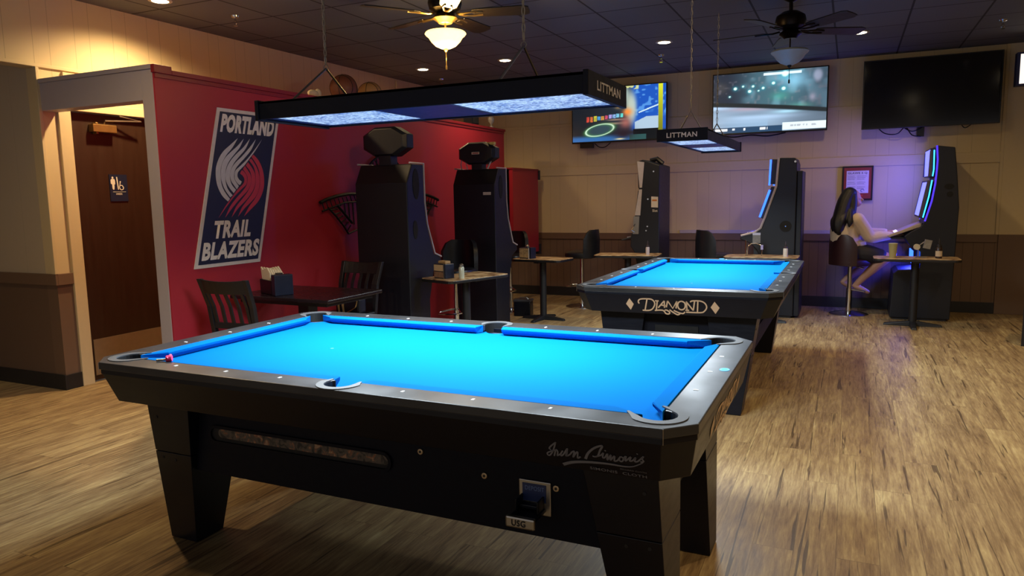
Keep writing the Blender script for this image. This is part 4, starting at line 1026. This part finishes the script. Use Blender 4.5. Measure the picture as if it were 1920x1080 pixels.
# ------------------------------------------------------------------ iron wall art behind the first machine
IR = mat('black_iron', '121216', .5, .6)
t = thing('iron_wall_art', 'black openwork iron arch on the red wall behind the first tall machine', 'wall decoration', (-4.158, 5.98, 1.35))
F = (Vector((.03, 0, 0)), Vector((0, 1, 0)), Vector((0, 0, 1)), Vector((1, 0, 0)))
def P3(y, z): return (.03, y, z)
arc = MB()
for r_ in (.385, .30): arc.tube([P3(r_ * math.cos(a), .08 + r_ * math.sin(a)) for a in [math.radians(-10 + 200 * i / 24) for i in range(25)]], .010, 6)
for i in range(19):
    a = math.radians(-5 + 190 * i / 18); a2 = a + math.radians(6)
    arc.tube([P3(.385 * math.cos(a), .08 + .385 * math.sin(a)), P3(.30 * math.cos(a2), .08 + .30 * math.sin(a2))], .005, 5)
    arc.tube([P3(.30 * math.cos(a), .08 + .30 * math.sin(a)), P3(.385 * math.cos(a2), .08 + .385 * math.sin(a2))], .005, 5)
arc.build('arch', IR, t)
for s in (-1, 1):
    wg = MB()
    top = [(.99, .026), (.903, .052), (.77, .079), (.618, .097), (.40, .10)]; low = [(.967, -.048), (.814, -.014), (.662, .021), (.40, .03)]
    wg.tube([P3(s * a, b) for a, b in top], .016, 6).tube([P3(s * a, b) for a, b in low], .008, 6)
    dg = [(.887, -.02), (.784, -.095), (.678, -.194), (.621, -.26)]; d2 = [(.762, 0), (.669, -.075), (.559, -.165)]
    wg.tube([P3(s * a, b) for a, b in dg], .009, 6).tube([P3(s * a, b) for a, b in d2], .012, 6)
    for i in range(9):
        k = i / 8; a = .967 - .45 * k; b = .03 + .06 * k; c_ = -.045 + .075 * k
        wg.tube([P3(s * a, b), P3(s * (a - .03), c_)], .005, 5)
    for i in range(6):
        k = i / 5; wg.tube([P3(s * (.86 - .22 * k), -.04 - .20 * k), P3(s * (.76 - .18 * k), -.005 - .15 * k - .03)], .006, 5)
    for i in range(4): wg.tube([P3(s * (.66 - .06 * i), .03), P3(s * (.65 - .06 * i), -.08 - .05 * i)], .006, 5)
    wg.tube([P3(s * .62, -.26), P3(s * .45, -.22)], .008, 5)
    wg.build('side_truss', IR, t)
MB().tube([(0, -.3, .1), (.03, -.3, .1)], .01, 6).tube([(0, .3, .1), (.03, .3, .1)], .01, 6).build('wall_mount', IR, t)

# ------------------------------------------------------------------ things on top of the red partition
def ball(label, y, r, mcol, x=-4.215):
    t = thing('basketball', label, 'ball', (x, y, 2.275), .3, 'balls on the red partition')
    MB().ell((0, 0, r), r, r, r, 28, 18).build('skin', mat('ball_' + mcol, mcol, .6, var=.15, nscale=200, bump=.3), t, smooth=True)
    s = MB(); k = r * 1.001
    c = Vector((0, 0, r))
    for off, ax in ((0, 0), (.5, 0), (-.5, 0), (0, 1)):
        pts = []
        for i in range(32):
            a = 2 * PI * i / 32; rr = math.sqrt(1 - off * off)
            v = Vector((rr * math.cos(a), off, rr * math.sin(a))) if ax == 0 else Vector((0, math.cos(a), math.sin(a)))
            pts.append(c + v * k)
        s.tube(pts, .003, 5, closed=True)
    s.build('seams', DARK, t)
    return t
ball('dark brown basketball on the red partition, behind the left lamp chain', 5.50, .125, '6a3826')
ball('light tan basketball on the red partition, right of the dark one', 5.90, .118, 'b98a58')
t = thing('crumpled_ornament', 'small pale ornament on the red partition, left of the dark basketball', 'ornament', (-4.215, 5.08, 2.275))
MB().ell((0, 0, .03), .03, .07, .035, 10, 7).ell((0, .06, .04), .025, .035, .04, 10, 7).build('body', mat('ornament_cream', 'd0c0a0', .6, var=.2, bump=.5), t, smooth=True)
t = thing('corner_speaker', 'dark box speaker standing on the far end of the red partition', 'speaker', (-4.21, 7.95, 2.275))
MB().box(-.06, .06, -.09, .09, 0, .22).build('cabinet', BLK, t, bevel=.006)
MB().box(.06, .064, -.075, .075, .015, .205).build('grille', GLASSB, t)
t = thing('glass_ornament', 'small clear glass ornament on the far end of the red partition', 'ornament', (-4.20, 8.48, 2.275))
MB().lathe([(.03, 0), (.03, .012), (.010, .03), (.012, .05), (.038, .08), (.042, .12), (.03, .14)], n=16).build('glass', mat('cloudy_glass', 'c8c8c8', .15, spec=.9, trans=.5), t, smooth=True)
t = thing('white_conduit', 'thin white cable drop on the left wall above the partition', 'cable', (XL + .012, 8.05, 2.28))
MB().tube([(0, 0, 0), (0, 0, .62)], .012, 8).build('conduit', CREAM, t)

# ------------------------------------------------------------------ televisions
def screen_mesh(name, w_, h_, fn, parent, strength=1.0, nx=176, ny=99, loc=(0, 0, 0)):
    """a glowing picture: grid in local X-Z facing -Y, coloured per corner"""
    bm = bmesh.new(); V = [[bm.verts.new(((i / nx - .5) * w_, 0, (j / ny) * h_)) for i in range(nx + 1)] for j in range(ny + 1)]
    for j in range(ny):
        for i in range(nx): bm.faces.new((V[j][i], V[j][i + 1], V[j + 1][i + 1], V[j + 1][i]))
    me = bpy.data.meshes.new(name); bm.to_mesh(me); bm.free()
    uu, vv = np.meshgrid(np.linspace(0, 1, nx + 1), np.linspace(1, 0, ny + 1))
    img = np.zeros((ny + 1, nx + 1, 4)); img[..., 3] = 1; img[..., :3] = np.clip(fn(uu, vv), 0, 1)
    im = img[..., :3]; img[..., :3] = np.where(im <= .04045, im / 12.92, ((im + .055) / 1.055) ** 2.4)
    at = me.color_attributes.new('picture', 'FLOAT_COLOR', 'POINT'); at.data.foreach_set('color', img.reshape(-1).astype(np.float32))
    m = bpy.data.materials.new(name + '_image'); m.use_nodes = True; N = m.node_tree.nodes; b = N['Principled BSDF']
    a = N.new('ShaderNodeVertexColor'); a.layer_name = 'picture'
    m.node_tree.links.new(a.outputs[0], b.inputs['Emission Color']); b.inputs['Emission Strength'].default_value = strength
    b.inputs['Base Color'].default_value = (.01, .01, .01, 1); b.inputs['Roughness'].default_value = .15
    me.materials.append(m)
    o = bpy.data.objects.new(name, me); COL.objects.link(o); o.parent = parent; o.location = loc
    return o
rng = np.random.RandomState(3)
def vnoise(u, v, fx, fy, seed):
    r = np.random.RandomState(seed); g = r.rand(int(fy) + 2, int(fx) + 2)
    x = u * fx; y = v * fy; xi = np.floor(x).astype(int); yi = np.floor(y).astype(int); a = x - xi; b = y - yi
    a = a * a * (3 - 2 * a); b = b * b * (3 - 2 * b)
    return (g[yi, xi] * (1 - a) + g[yi, xi + 1] * a) * (1 - b) + (g[yi + 1, xi] * (1 - a) + g[yi + 1, xi + 1] * a) * b
def C(h): return np.array([int(h[i:i + 2], 16) / 255 for i in (0, 2, 4)])
def mixm(img, mask, col): return img * (1 - mask[..., None]) + mask[..., None] * col
def sm(x, a, b): t = np.clip((x - a) / (b - a), 0, 1); return t * t * (3 - 2 * t)
def blob(u, v, x, y, rx, ry, p=1): return np.exp(-(((u - x) / rx) ** 2 + ((v - y) / ry) ** 2) ** p)
def pic_game(u, v):
    img = np.ones(u.shape + (3,)) * C('161c24')
    img = mixm(img, sm(u, .1, .5) * .5, C('2a3340'))
    img = mixm(img, sm(v, .86, .95) * (1 - sm(u, .75, .85)), C('2f63a0'))
    n = vnoise(u, v, 30, 22, 1)
    img = mixm(img, sm(u, .60, .68) * (1 - sm(v, .80, .86)) * 1.0, C('1c52b4'))
    img = mixm(img, sm(u, .66, .7) * sm(n, .62, .8) * (1 - sm(v, .5, .62)) * .6, C('6fb4f0'))
    img = mixm(img, blob(u, v, .52, .15, .10, .22, 2), C('bfd6cc'))
    img = mixm(img, blob(u, v, .50, .28, .05, .11, 2), C('f09a2c'))
    img = mixm(img, blob(u, v, .50, .26, .02, .06, 2), C('ffd27a'))
    img = mixm(img, blob(u, v, .64, .40, .06, .30, 2) * .9, C('c3cdb9'))
    img = mixm(img, blob(u, v, .60, .48, .05, .07), C('f08a3c'))
    img = mixm(img, blob(u, v, .58, .68, .06, .12) * .8, C('b4655c'))
    img = mixm(img, blob(u, v, .45, .68, .10, .02) * .8, C('b09078'))
    img = mixm(img, blob(u, v, .47, .61, .10, .015) * .8, C('c09c84'))
    cols = ['e04838', 'e07038', 'd8d040', '48a0e0', 'f0a848', 'e05070', 'b0a0e8', '90b8f0', '80d0f0', '60e0d8']
    for k, c in enumerate(cols):
        x = .17 + k * .041; y = .585 - k * .006
        img = mixm(img, ((abs(u - x) < .016) & (abs(v - y) < (.05 if k < 3 else .035))).astype(float) * (.6 + .4 * vnoise(u, v, 60, 40, 5)), C(c))
    # ring
    e = ((u - .30) * math.cos(-.18) + (v - .79) * .6 * math.sin(-.18)) / .155, ((v - .79) * .6 * math.cos(-.18) - (u - .30) * math.sin(-.18)) / .062
    rr = np.sqrt(e[0] ** 2 + e[1] ** 2)
    img = mixm(img, (rr < 1).astype(float) * .6, C('3c5a64')); img = mixm(img, np.exp(-((rr - 1) / .22) ** 2) * .5, C('58b050')); img = mixm(img, np.exp(-((rr - 1) / .07) ** 2), C('d8f4d8'))
    # white car side
    car = ((v > .66 - (u - .70) * .8) & (v < .80) & (u > .68) & (u < .93)) & (v > .58)
    img = mixm(img, car.astype(float), C('a8c0d4'))
    img = mixm(img, ((abs(v - (.95 - (u) * .62)) < .012) & (u > .72) & (u < .93)).astype(float), C('c8e4f0'))
    img = mixm(img, ((v > .80) & (u > .66) & (u < .93)).astype(float), C('0c1014'))
    img = mixm(img, ((v > .90) & (u > .62) & (u < .80)).astype(float), C('2c5050'))
    img = mixm(img, blob(u, v, .56, .88, .10, .10), C('281c24'))
    img = mixm(img, ((u > .925) & (u < .97)).astype(float), (C('d4dc30')[None, None] * (1 - v[..., None] * .55)))
    img = mixm(img, ((u > .48) & (u < .72) & (v < .07)).astype(float) * .8 * (vnoise(u, v, 40, 20, 9) > .45), C('e8e890'))
    img = mixm(img, blob(u, v, .52, .975, .05, .012), C('ffe9a0'))
    return img
def pic_road(u, v):
    n = vnoise(u, v, 14, 9, 21); n2 = vnoise(u, v, 34, 22, 22)
    img = np.ones(u.shape + (3,)) * C('262c38')
    img = mixm(img, sm(u, .10, .45) * .7, C('4d7480')); img = mixm(img, sm(n, .45, .9) * sm(u, .2, .4) * .6, C('6f9fb0')); img = mixm(img, sm(n2, .6, .95) * .35, C('8a8088'))
    img = mixm(img, blob(u, v, .72, .16, .14, .14) * .7, C('8fd0f0')); img = mixm(img, blob(u, v, .60, .42, .08, .08) * .6, C('48a090'))
    img = mixm(img, blob(u, v, .92, .12, .04, .10, 2) * .8, C('c8d4f0')); img = mixm(img, blob(u, v, .88, .47, .03, .07) * .8, C('b8b4c8')); img = mixm(img, blob(u, v, .78, .60, .12, .05) * .5, C('5aa890'))
    img = mixm(img, sm(u, .72, .95) * .35, C('2a2434'))
    for x, y, r in ((.20, .25, .016), (.27, .22, .010), (.33, .31, .016), (.36, .23, .012), (.45, .27, .013), (.41, .31, .008), (.54, .20, .015), (.63, .30, .018), (.15, .38, .009), (.64, .06, .03)):
        img = mixm(img, blob(u, v, x, y, r * 1.7, r * 2.6) * .6, C('2aa0b8')); img = mixm(img, blob(u, v, x, y, r, r * 1.6, 3), C('d8fff0'))
    img = mixm(img, ((abs(v - .045) < .02) & (u > .45) & (u < .78)).astype(float) * .9, C('dff4ff'))
    edge = .475 + u * .14 + .05 * u * u
    img = mixm(img, sm(v, edge - .02, edge) * (1 - sm(v, edge + .05, edge + .07)), C('23282a'))
    road = sm(v, edge + .05, edge + .075)
    rc = C('8ea6bf') * (.78 + .45 * vnoise(u, v, 3, 16, 31)[..., None]); rc = rc * (1 - .45 * sm(u, .45, 1.0)[..., None])
    img = img * (1 - road[..., None]) + rc * road[..., None]
    img = mixm(img, road * blob(u, v, .35, .60, .2, .04) * .5, C('c08c94'))
    img = mixm(img, road * blob(u, v, .66, .68, .12, .03) * .9, C('a4d4ea'))
    img = mixm(img, ((v > .90) & (u < .63)).astype(float), C('24405c'))
    img = mixm(img, (sm(v, .78 - .1 * u, .92) * (u < .5) * (v < .90)).astype(float) * .4, C('90b8dc'))
    img = mixm(img, ((v > .865) & (v < .985) & (u > .63)).astype(float), C('d3e4e4'))
    img = mixm(img, ((abs(v - .92) < .018) & (u > .66) & (u < .92) & (vnoise(u, v, 80, 10, 41) > .5)).astype(float) * .5, C('7a7488'))
    for a, b in ((.02, .20), (.28, .34), (.43, .50)):
        img = mixm(img, ((abs(v - .945) < .018) & (u > a) & (u < b) & (vnoise(u, v, 70, 8, 42) > .35)).astype(float), C('e8ecf0'))
    return img
TVB = mat('tv_black', '0c0c10', .3, var=.05)
def television(label, x0, x1, z0, z1, y, fn=None, tilt=0.0, st=1.0):
    t = thing('television', label, 'television', ((x0 + x1) / 2, y, z0), 0, 'wall mounted televisions')
    w_, h_ = x1 - x0, z1 - z0
    M = Matrix.Rotation(tilt, 4, 'X')
    MB().box(-w_ / 2, w_ / 2, -.045, 0, 0, h_, M).build('casing', TVB, t, bevel=.004)
    MB().box(-.25, .25, 0, YB - y - .003, .2, h_ - .2).build('wall_bracket', BASEM, t)
    if fn: 
        s = screen_mesh('screen', w_ - .028, h_ - .034, fn, t, st, loc=(0, -.0462, .020))
        s.rotation_euler = (tilt, 0, 0)
    else: 
        MB().box(-w_ / 2 + .012, w_ / 2 - .012, -.0464, -.045, .014, h_ - .012, M).build('screen', mat('dark_screen', '0a0708', .12, var=.02, rvar=.02, spec=.6), t)
    return t
tv1 = television('lit television with colourful game picture, leftmost on the back wall', -3.42, -2.14, 2.085, 2.80, 9.38, pic_game, 0, .85)
tv2 = television('lit television showing a dark road picture, middle of the back wall', -1.58, -.27, 2.10, 2.835, 9.38, pic_road, 0, 1.0)
tv3 = television('switched off black television right of the road picture', .09, 1.425, 2.085, 2.845, 9.40)
MB().box(-.53, -.36, -.03, .05, -.06, 0).build('media_box', TVB, tv1)
MB().tube(catmull([(-.34, .02, .0), (-.28, .02, -.05), (-.20, .02, -.055), (-.12, .02, 0)])[0], .006, 5).build('loose_cable', TVB, tv1)
MB().tube(catmull([(-.55, .0, .0), (-.40, .01, -.025), (-.2, .01, -.01), (.0, .01, -.03), (.2, .01, 0)])[0], .008, 5).build('loose_cable', TVB, tv2)
MB().box(-.10, -.03, .04, .10, -.10, .02).build('wall_socket', TVB, tv3)
MB().tube(catmull([(-.50, .03, .02), (-.42, .03, -.05), (-.30, .03, -.06), (-.22, .03, .01), (-.15, .03, -.08), (-.06, .03, -.10)])[0], .006, 5).tube(catmull([(-.24, .03, .01), (-.15, .03, -.04), (-.05, .03, .0)])[0], .006, 5).tube(catmull([(.32, .03, .01), (.36, .03, -.03), (.42, .03, .01)])[0], .005, 5).build('loose_cable', TVB, tv3)
t = thing('television', 'small television cut off by the right edge of the picture', 'television', (1.83, 8.95, 2.41), 0, 'wall mounted televisions')
MB().box(-.36, .36, -.02, .09, 0, .33).build('casing', mat('tv_navy', '1a2050', .4), t, bevel=.004)
MB().box(-.33, .34, -.023, -.02, .02, .31).build('screen', mat('lit_screen_cream', '908880', .3, emit=(1, .88, .75), es=.9), t)
MB().box(-.05, .05, .09, YB - 8.95, .10, .22).build('wall_bracket', BASEM, t)

# framed notice
t = thing('framed_notice', 'framed white notice with red mat on the back wall behind the woman', 'framed notice', (.073, YB - .016, 1.28))
MB().box(-.165, .165, -.024, .0, 0, .40).build('frame', mat('frame_black', '1c1014', .4), t, bevel=.003)
MB().box(-.145, .145, -.026, -.024, .022, .380).build('red_mat', mat('mat_red', '8c3028', .5, var=.2), t)
pp = MB().box(-.118, .118, -.0275, -.026, .085, .345).build('sheet', mat('sheet_white', 'd8d0dc', .5), t)
F = frame((0, -.0278, 0), (1, 0, 0), (0, 0, 1)); INK = mat('grey_ink', '6c6478', .6); INKD = mat('dark_ink', '34344c', .6)
text_obj('heading', 'GLAWE 5 Q', F, -.105, .10, .303, .330, INKD, pp, bold=.02)
m = MB()
for k in range(9):
    z = .285 - k * .018
    if k in (3, 6): continue
    m.box(-.108, -.03 + .01 * (k % 2), -.0282, -.0276, z - .004, z); m.box(-.005, .095 - .012 * (k % 3), -.0282, -.0276, z - .004, z)
m.build('text_lines', INK, pp)
MB().tube([(.055 + .018 * math.cos(a * PI / 6), -.028, .115 + .015 * math.sin(a * PI / 6)) for a in range(10)], .0035, 5).build('stamp', mat('blue_ink', '4048a0', .5), pp)
MB().box(-.01, .06, -.0275, -.026, .045, .068).build('red_label', mat('label_bright_red', 'c03838', .5), t)

# sprinklers and ceiling fans
def sprinkler(label, x, y, first=[None]):
    if first[0]: return dup(first[0], (x, y, ZC), 0, label)
    t = thing('ceiling_sprinkler', label, 'sprinkler', (x, y, ZC), 0, 'ceiling sprinklers'); first[0] = t
    MB().lathe([(.035, 0), (.032, -.012), (.014, -.020)], n=20).build('escutcheon', CHROME, t, smooth=True)
    MB().tube([(0, 0, -.018), (0, 0, -.045)], .008, 8).tube([(-.012, 0, -.04), (-.014, 0, -.06), (0, 0, -.078)], .003, 5).tube([(.012, 0, -.04), (.014, 0, -.06), (0, 0, -.078)], .003, 5).build('frame_arms', CHROME, t)
    MB().lathe([(.018, -.078), (.018, -.081)], n=14).build('deflector', CHROME, t)
    return t
sprinkler('chrome sprinkler left of the lit ceiling fan, above the banner', -4.675, 4.70)
sprinkler('chrome sprinkler below the pull cord of the lit ceiling fan', -4.85, 8.36)
sprinkler('chrome sprinkler just below the downlight above the two lit televisions', -1.95, 8.20)
sprinkler('chrome sprinkler at the right edge, above the dark television', 1.215, 8.15)
FANB = mat('fan_blade_wood', '140a07', .45, var=.3, nscale=6, stretch=(1, 8, 1)); FANM = mat('fan_dark_bronze', '1e1712', .35, .7); FANG = mat('fan_antique_brass', '8a7040', .3, .9)
def ceiling_fan(label, x, y, lit, ang0, R_=.60):
    t = thing('ceiling_fan', label, 'ceiling fan', (x, y, ZC), 0, 'ceiling fans')
    MB().lathe([(.001, 0), (.07, 0), (.072, -.03), (.055, -.07), (.02, -.09), (.001, -.09)]).build('canopy', FANM, t, smooth=True)
    MB().tube([(0, 0, -.08), (0, 0, -.17)], .014, 12).build('downrod', FANM, t)
    MB().lathe([(.02, -.15), (.06, -.16), (.105, -.19), (.115, -.23), (.105, -.27), (.07, -.29), (.05, -.30)]).build('motor', FANM, t, smooth=True)
    MB().lathe([(.05, -.295), (.075, -.31), (.085, -.33), (.06, -.345), (.045, -.36)]).build('switch_housing', FANG if lit else FANM, t, smooth=True)
    for k in range(5):
        a = ang0 + k * 2 * PI / 5; M = Matrix.Rotation(a, 4, 'Z') @ Matrix.Rotation(math.radians(-11), 4, 'X')
        m = MB(); pts = [(.19, -.045), (.24, -.058), (R_ - .04, -.070), (R_, -.050), (R_ + .005, 0), (R_, .050), (R_ - .04, .070), (.24, .058), (.19, .045)]
        m.prism(pts, -.004, .004, 'z')
        for v in m.bm.verts: v.co = Matrix.Translation((0, 0, -.30)) @ (M @ v.co)
        bl = m.build('blade', FANB, t, bevel=.002)
        m = MB(); m.tube([(.08, 0, 0), (.13, -.015, -.008), (.20, -.03, -.006), (.26, -.02, -.007)], .007, 6).tube([(.08, 0, 0), (.13, .015, -.008), (.20, .03, -.006), (.26, .02, -.007)], .007, 6)
        for v in m.bm.verts: v.co = Matrix.Translation((0, 0, -.30)) @ (M @ v.co)
        m.build('blade_iron', FANG if lit else FANM, bl, smooth=True)
    z0 = -.425 if lit else -.455
    prof = [(.135, z0 + .005), (.140, z0 - .004), (.132, z0 - .014), (.115, z0 - .028), (.098, z0 - .055), (.070, z0 - .082), (.035, z0 - .098), (.006, z0 - .102)]
    inner = [(r * .96, z + .004) for r, z in prof[::-1]]
    gm = mat('lit_glass_bowl', 'ffe9b0', .4, emit=(1.0, .66, .20), es=2.2) if lit else mat('frosted_glass_bowl', 'a5a898', .5, var=.05)
    MB().lathe(prof + inner, cap=False).build('glass_bowl', gm, t, smooth=True)
    MB().tube([(0, 0, -.355), (0, 0, z0 - .105)], .006, 8).lathe([(.014, z0 - .10), (.016, z0 - .108), (.006, z0 - .122)], n=14).build('finial', FANG if lit else FANM, t)
    MB().tube([(0.0, 0, z0 - .12), (.0, 0, z0 - .21)], .0022, 5).lathe([(.006, z0 - .21), (.007, z0 - .235), (.003, z0 - .24)], (0, 0, 0), 8).build('pull_cord', FANG if lit else FANM, t)
    if lit:
        add_light('fan_bulb_up', 'POINT', (x, y, ZC + z0 + .012), 16, (1.0, .68, .28), .05)
        add_light('fan_bulb_down', 'POINT', (x, y, ZC + z0 - .16), 10, (1.0, .68, .28), .06)
    return t
ceiling_fan('lit ceiling fan with glowing amber glass bowl', -2.52, 4.42, True, math.radians(17), .57)
ceiling_fan('unlit dark ceiling fan with frosted bowl, in front of the road picture television', -.462, 6.15, False, math.radians(30), .58)

# ------------------------------------------------------------------ the seated woman
SKIN = mat('skin', 'b98a74', .5, var=.05); HAIR = mat('black_hair', '0a080a', .55, var=.3, nscale=40, stretch=(6, 6, 1)); KNIT = mat('cream_knit', 'd6bfa4', .85, var=.08, nscale=150, bump=.4); PANT = mat('dark_shorts', '17131c', .7)
w0 = thing('person', 'woman with long black hair in cream sweater seated on the maroon backed stool', 'person', (.02, 9.0, 0))
def limb(m, pts, r, n=12): 
    P_ = [Vector(p) for p in pts]
    P2, W2 = catmull([tuple(p) for p in P_], list(r), 5)
    m.tube(P2, W2, n)
    for p, q in ((P_[0], r[0]), (P_[-1], r[-1])): m.ell(p, q, q, q, 12, 8)
def remesh(o, vox, sm_=4):
    r = o.modifiers.new('remesh', 'REMESH'); r.mode = 'VOXEL'; r.voxel_size = vox; r.use_smooth_shade = True
    s = o.modifiers.new('smooth', 'SMOOTH'); s.iterations = sm_; s.factor = .5
# body: local frame, x toward the machine, y toward the wall; pelvis on the seat
body = MB()
limb(body, [(-.02, 0, .73), (-.05, 0, .84), (-.055, 0, .97), (-.04, 0, 1.08), (-.03, 0, 1.14)], [.125, .105, .115, .10, .055])
body.ell((-.04, 0, 1.09), .075, .16, .055)
limb(body, [(-.03, 0, 1.12), (-.01, 0, 1.19), (.0, 0, 1.24)], [.048, .044, .046])
RH = Matrix.Rotation(math.radians(-38), 4, 'Z')
def hd(x, y, z): return tuple(RH @ Vector((x, y, z)))
body.ell(hd(.005, 0, 1.305), .088, .072, .108, M=RH)
body.ell(hd(.048, 0, 1.258), .052, .048, .046, M=RH)
body.tube([hd(.088, 0, 1.318), hd(.114, 0, 1.288), hd(.092, 0, 1.280)], [.008, .013, .010], 8)
body.tube([hd(.090, -.022, 1.256), hd(.097, 0, 1.255), hd(.090, .022, 1.256)], [.006, .0085, .006], 8)
for s in (-1, 1):
    body.ell(hd(.012, s * .072, 1.300), .020, .010, .028, M=RH); body.ell(hd(.078, s * .030, 1.306), .012, .014, .008, M=RH)
def hand(m, w_, d, up, side):
    w_ = Vector(w_); d = Vector(d).normalized(); up = Vector(up).normalized(); e = d.cross(up) * side
    m.tube([w_ - d * .01, w_ + d * .03, w_ + d * .075], [.021, .028, .026], 10)
    for k, (l, o_) in enumerate(((.062, -.024), (.070, -.008), (.066, .008), (.052, .023))):
        b_ = w_ + d * .075 + e * o_
        m.tube([b_ - d * .02, b_ + d * l * .45 + up * .006, b_ + d * l * .8 - up * .006, b_ + d * l - up * .016], [.0095, .009, .008, .0065], 8)
    b_ = w_ + d * .03 - e * .028
    m.tube([b_, b_ + d * .03 - e * .016, b_ + d * .055 - e * .018 - up * .008], [.011, .010, .008], 8)
RW = Matrix.Rotation(math.radians(-34), 4, 'Z')
def wl(x, y, z): return tuple(RW @ Vector((x, y, z)))
sh_n, el_n, wr_n = (-.03, -.165, 1.08), wl(.20, -.10, .885), wl(.42, -.03, .90)
sh_f, el_f, wr_f = (-.02, .165, 1.08), (.16, .20, .91), wl(.40, .16, .925)
for s_, e_, q_ in ((sh_n, el_n, wr_n), (sh_f, el_f, wr_f)): limb(body, [s_, tuple((Vector(s_) + Vector(e_)) / 2), e_, tuple((Vector(e_) + Vector(q_)) / 2), q_], [.048, .042, .036, .033, .024])
hand(body, wr_n, wl(1, .1, .02), (0, 0, 1), 1); hand(body, wr_f, wl(1, -.05, .0), (0, 0, 1), -1)
hip = [(.03, -.085, .70), (.03, .085, .70)]
knee_n, ank_n = wl(.37, -.04, .655), wl(.075, .02, .335)
knee_f, ank_f = wl(.32, .20, .655), wl(-.05, .14, .36)
limb(body, [hip[0], wl(.20, -.06, .69), knee_n], [.095, .080, .058]); limb(body, [knee_n, wl(.25, -.02, .535), wl(.155, .0, .43), ank_n], [.056, .055, .042, .032])
limb(body, [hip[1], wl(.17, .15, .69), knee_f], [.095, .080, .058]); limb(body, [knee_f, wl(.18, .18, .53), wl(.05, .155, .45), ank_f], [.056, .053, .042, .032])
for a_, d_ in ((ank_n, Vector(wl(.85, -.1, -.5))), (ank_f, Vector(wl(.75, .1, -.6)))):
    a_ = Vector(a_); d_.normalize()
    body.tube([a_ - d_ * .035 - Vector((0, 0, .012)), a_ + Vector((0, 0, -.012)), a_ + d_ * .08 - Vector((0, 0, .005)), a_ + d_ * .145, a_ + d_ * .165], [.026, .034, .030, .024, .014], 10)
bo = body.build('body', SKIN, w0, smooth=True); remesh(bo, .0055, 3)
sw = MB()
limb(sw, [(-.03, 0, .76), (-.06, 0, .84), (-.065, 0, .97), (-.05, 0, 1.08), (-.035, 0, 1.135)], [.165, .155, .160, .130, .075], 16)
sw.ell((-.045, 0, 1.085), .095, .205, .072)
for s_, e_, q_ in ((sh_n, el_n, wr_n), (sh_f, el_f, wr_f)):
    q2 = tuple(Vector(e_) + (Vector(q_) - Vector(e_)) * .86)
    limb(sw, [s_, tuple((Vector(s_) + Vector(e_)) / 2), e_, tuple((Vector(e_) + Vector(q2)) / 2), q2], [.074, .070, .066, .060, .044])
sw.hexa([(-.12, -.15, .735), (.10, -.155, .70), (.10, .15, .70), (-.12, .15, .735)], [(-.15, -.14, .85), (.06, -.13, .85), (.06, .13, .85), (-.15, .14, .85)])
sw.hexa([(.09, -.17, .675), (.15, -.165, .68), (.15, -.145, .68), (.09, -.14, .675)], [(.0, -.165, .83), (.08, -.155, .84), (.08, -.13, .84), (.0, -.12, .83)])
so = sw.build('sweater', KNIT, w0, smooth=True); remesh(so, .007, 6)
pa = MB()
limb(pa, [(-.02, -.07, .70), hip[0], wl(.20, -.06, .69), wl(.30, -.05, .672)], [.125, .118, .100, .082], 14); limb(pa, [(-.02, .07, .70), hip[1], wl(.17, .15, .69), wl(.26, .18, .672)], [.125, .118, .100, .082], 14)
pa.ell((-.03, 0, .72), .13, .17, .09)
po = pa.build('shorts', PANT, w0, smooth=True); remesh(po, .008, 4)
ha = MB()
RH2 = Matrix.Rotation(math.radians(-38), 4, 'Z')
ha.ell(tuple(RH2 @ Vector((-.022, 0, 1.328))), .094, .088, .102, M=RH2)
limb(ha, [(-.03, 0, 1.35), (-.085, -.01, 1.26), (-.14, -.035, 1.14), (-.19, -.065, 1.03), (-.20, -.08, .96), (-.195, -.085, .93)], [.085, .088, .086, .078, .055, .025], 14)
for q, (dx, dy, zb) in enumerate(((-.02, -.06, .98), (.05, -.10, 1.00), (-.05, .05, .95), (-.03, -.01, .915))): limb(ha, [(-.10 + dx * .5, -.03 + dy * .6, 1.16), (-.17 + dx, -.06 + dy, 1.06), (-.185 + dx, -.07 + dy, zb)], [.05, .036, .007], 8)
limb(ha, [(-.02, -.055, 1.33), (-.035, -.075, 1.24), (-.06, -.095, 1.14), (-.075, -.10, 1.03)], [.040, .046, .045, .018], 10)
limb(ha, [(-.02, .065, 1.33), (-.03, .08, 1.24), (-.06, .10, 1.12), (-.09, .10, 1.04)], [.040, .042, .040, .015], 10)
limb(ha, [(-.10, -.05, 1.1), (-.13, -.065, 1.0), (-.145, -.06, .93)], [.05, .04, .014], 10)
ho = ha.build('hair', HAIR, w0, smooth=True); remesh(ho, .006, 3)
w0.rotation_euler = (0, 0, math.radians(34))
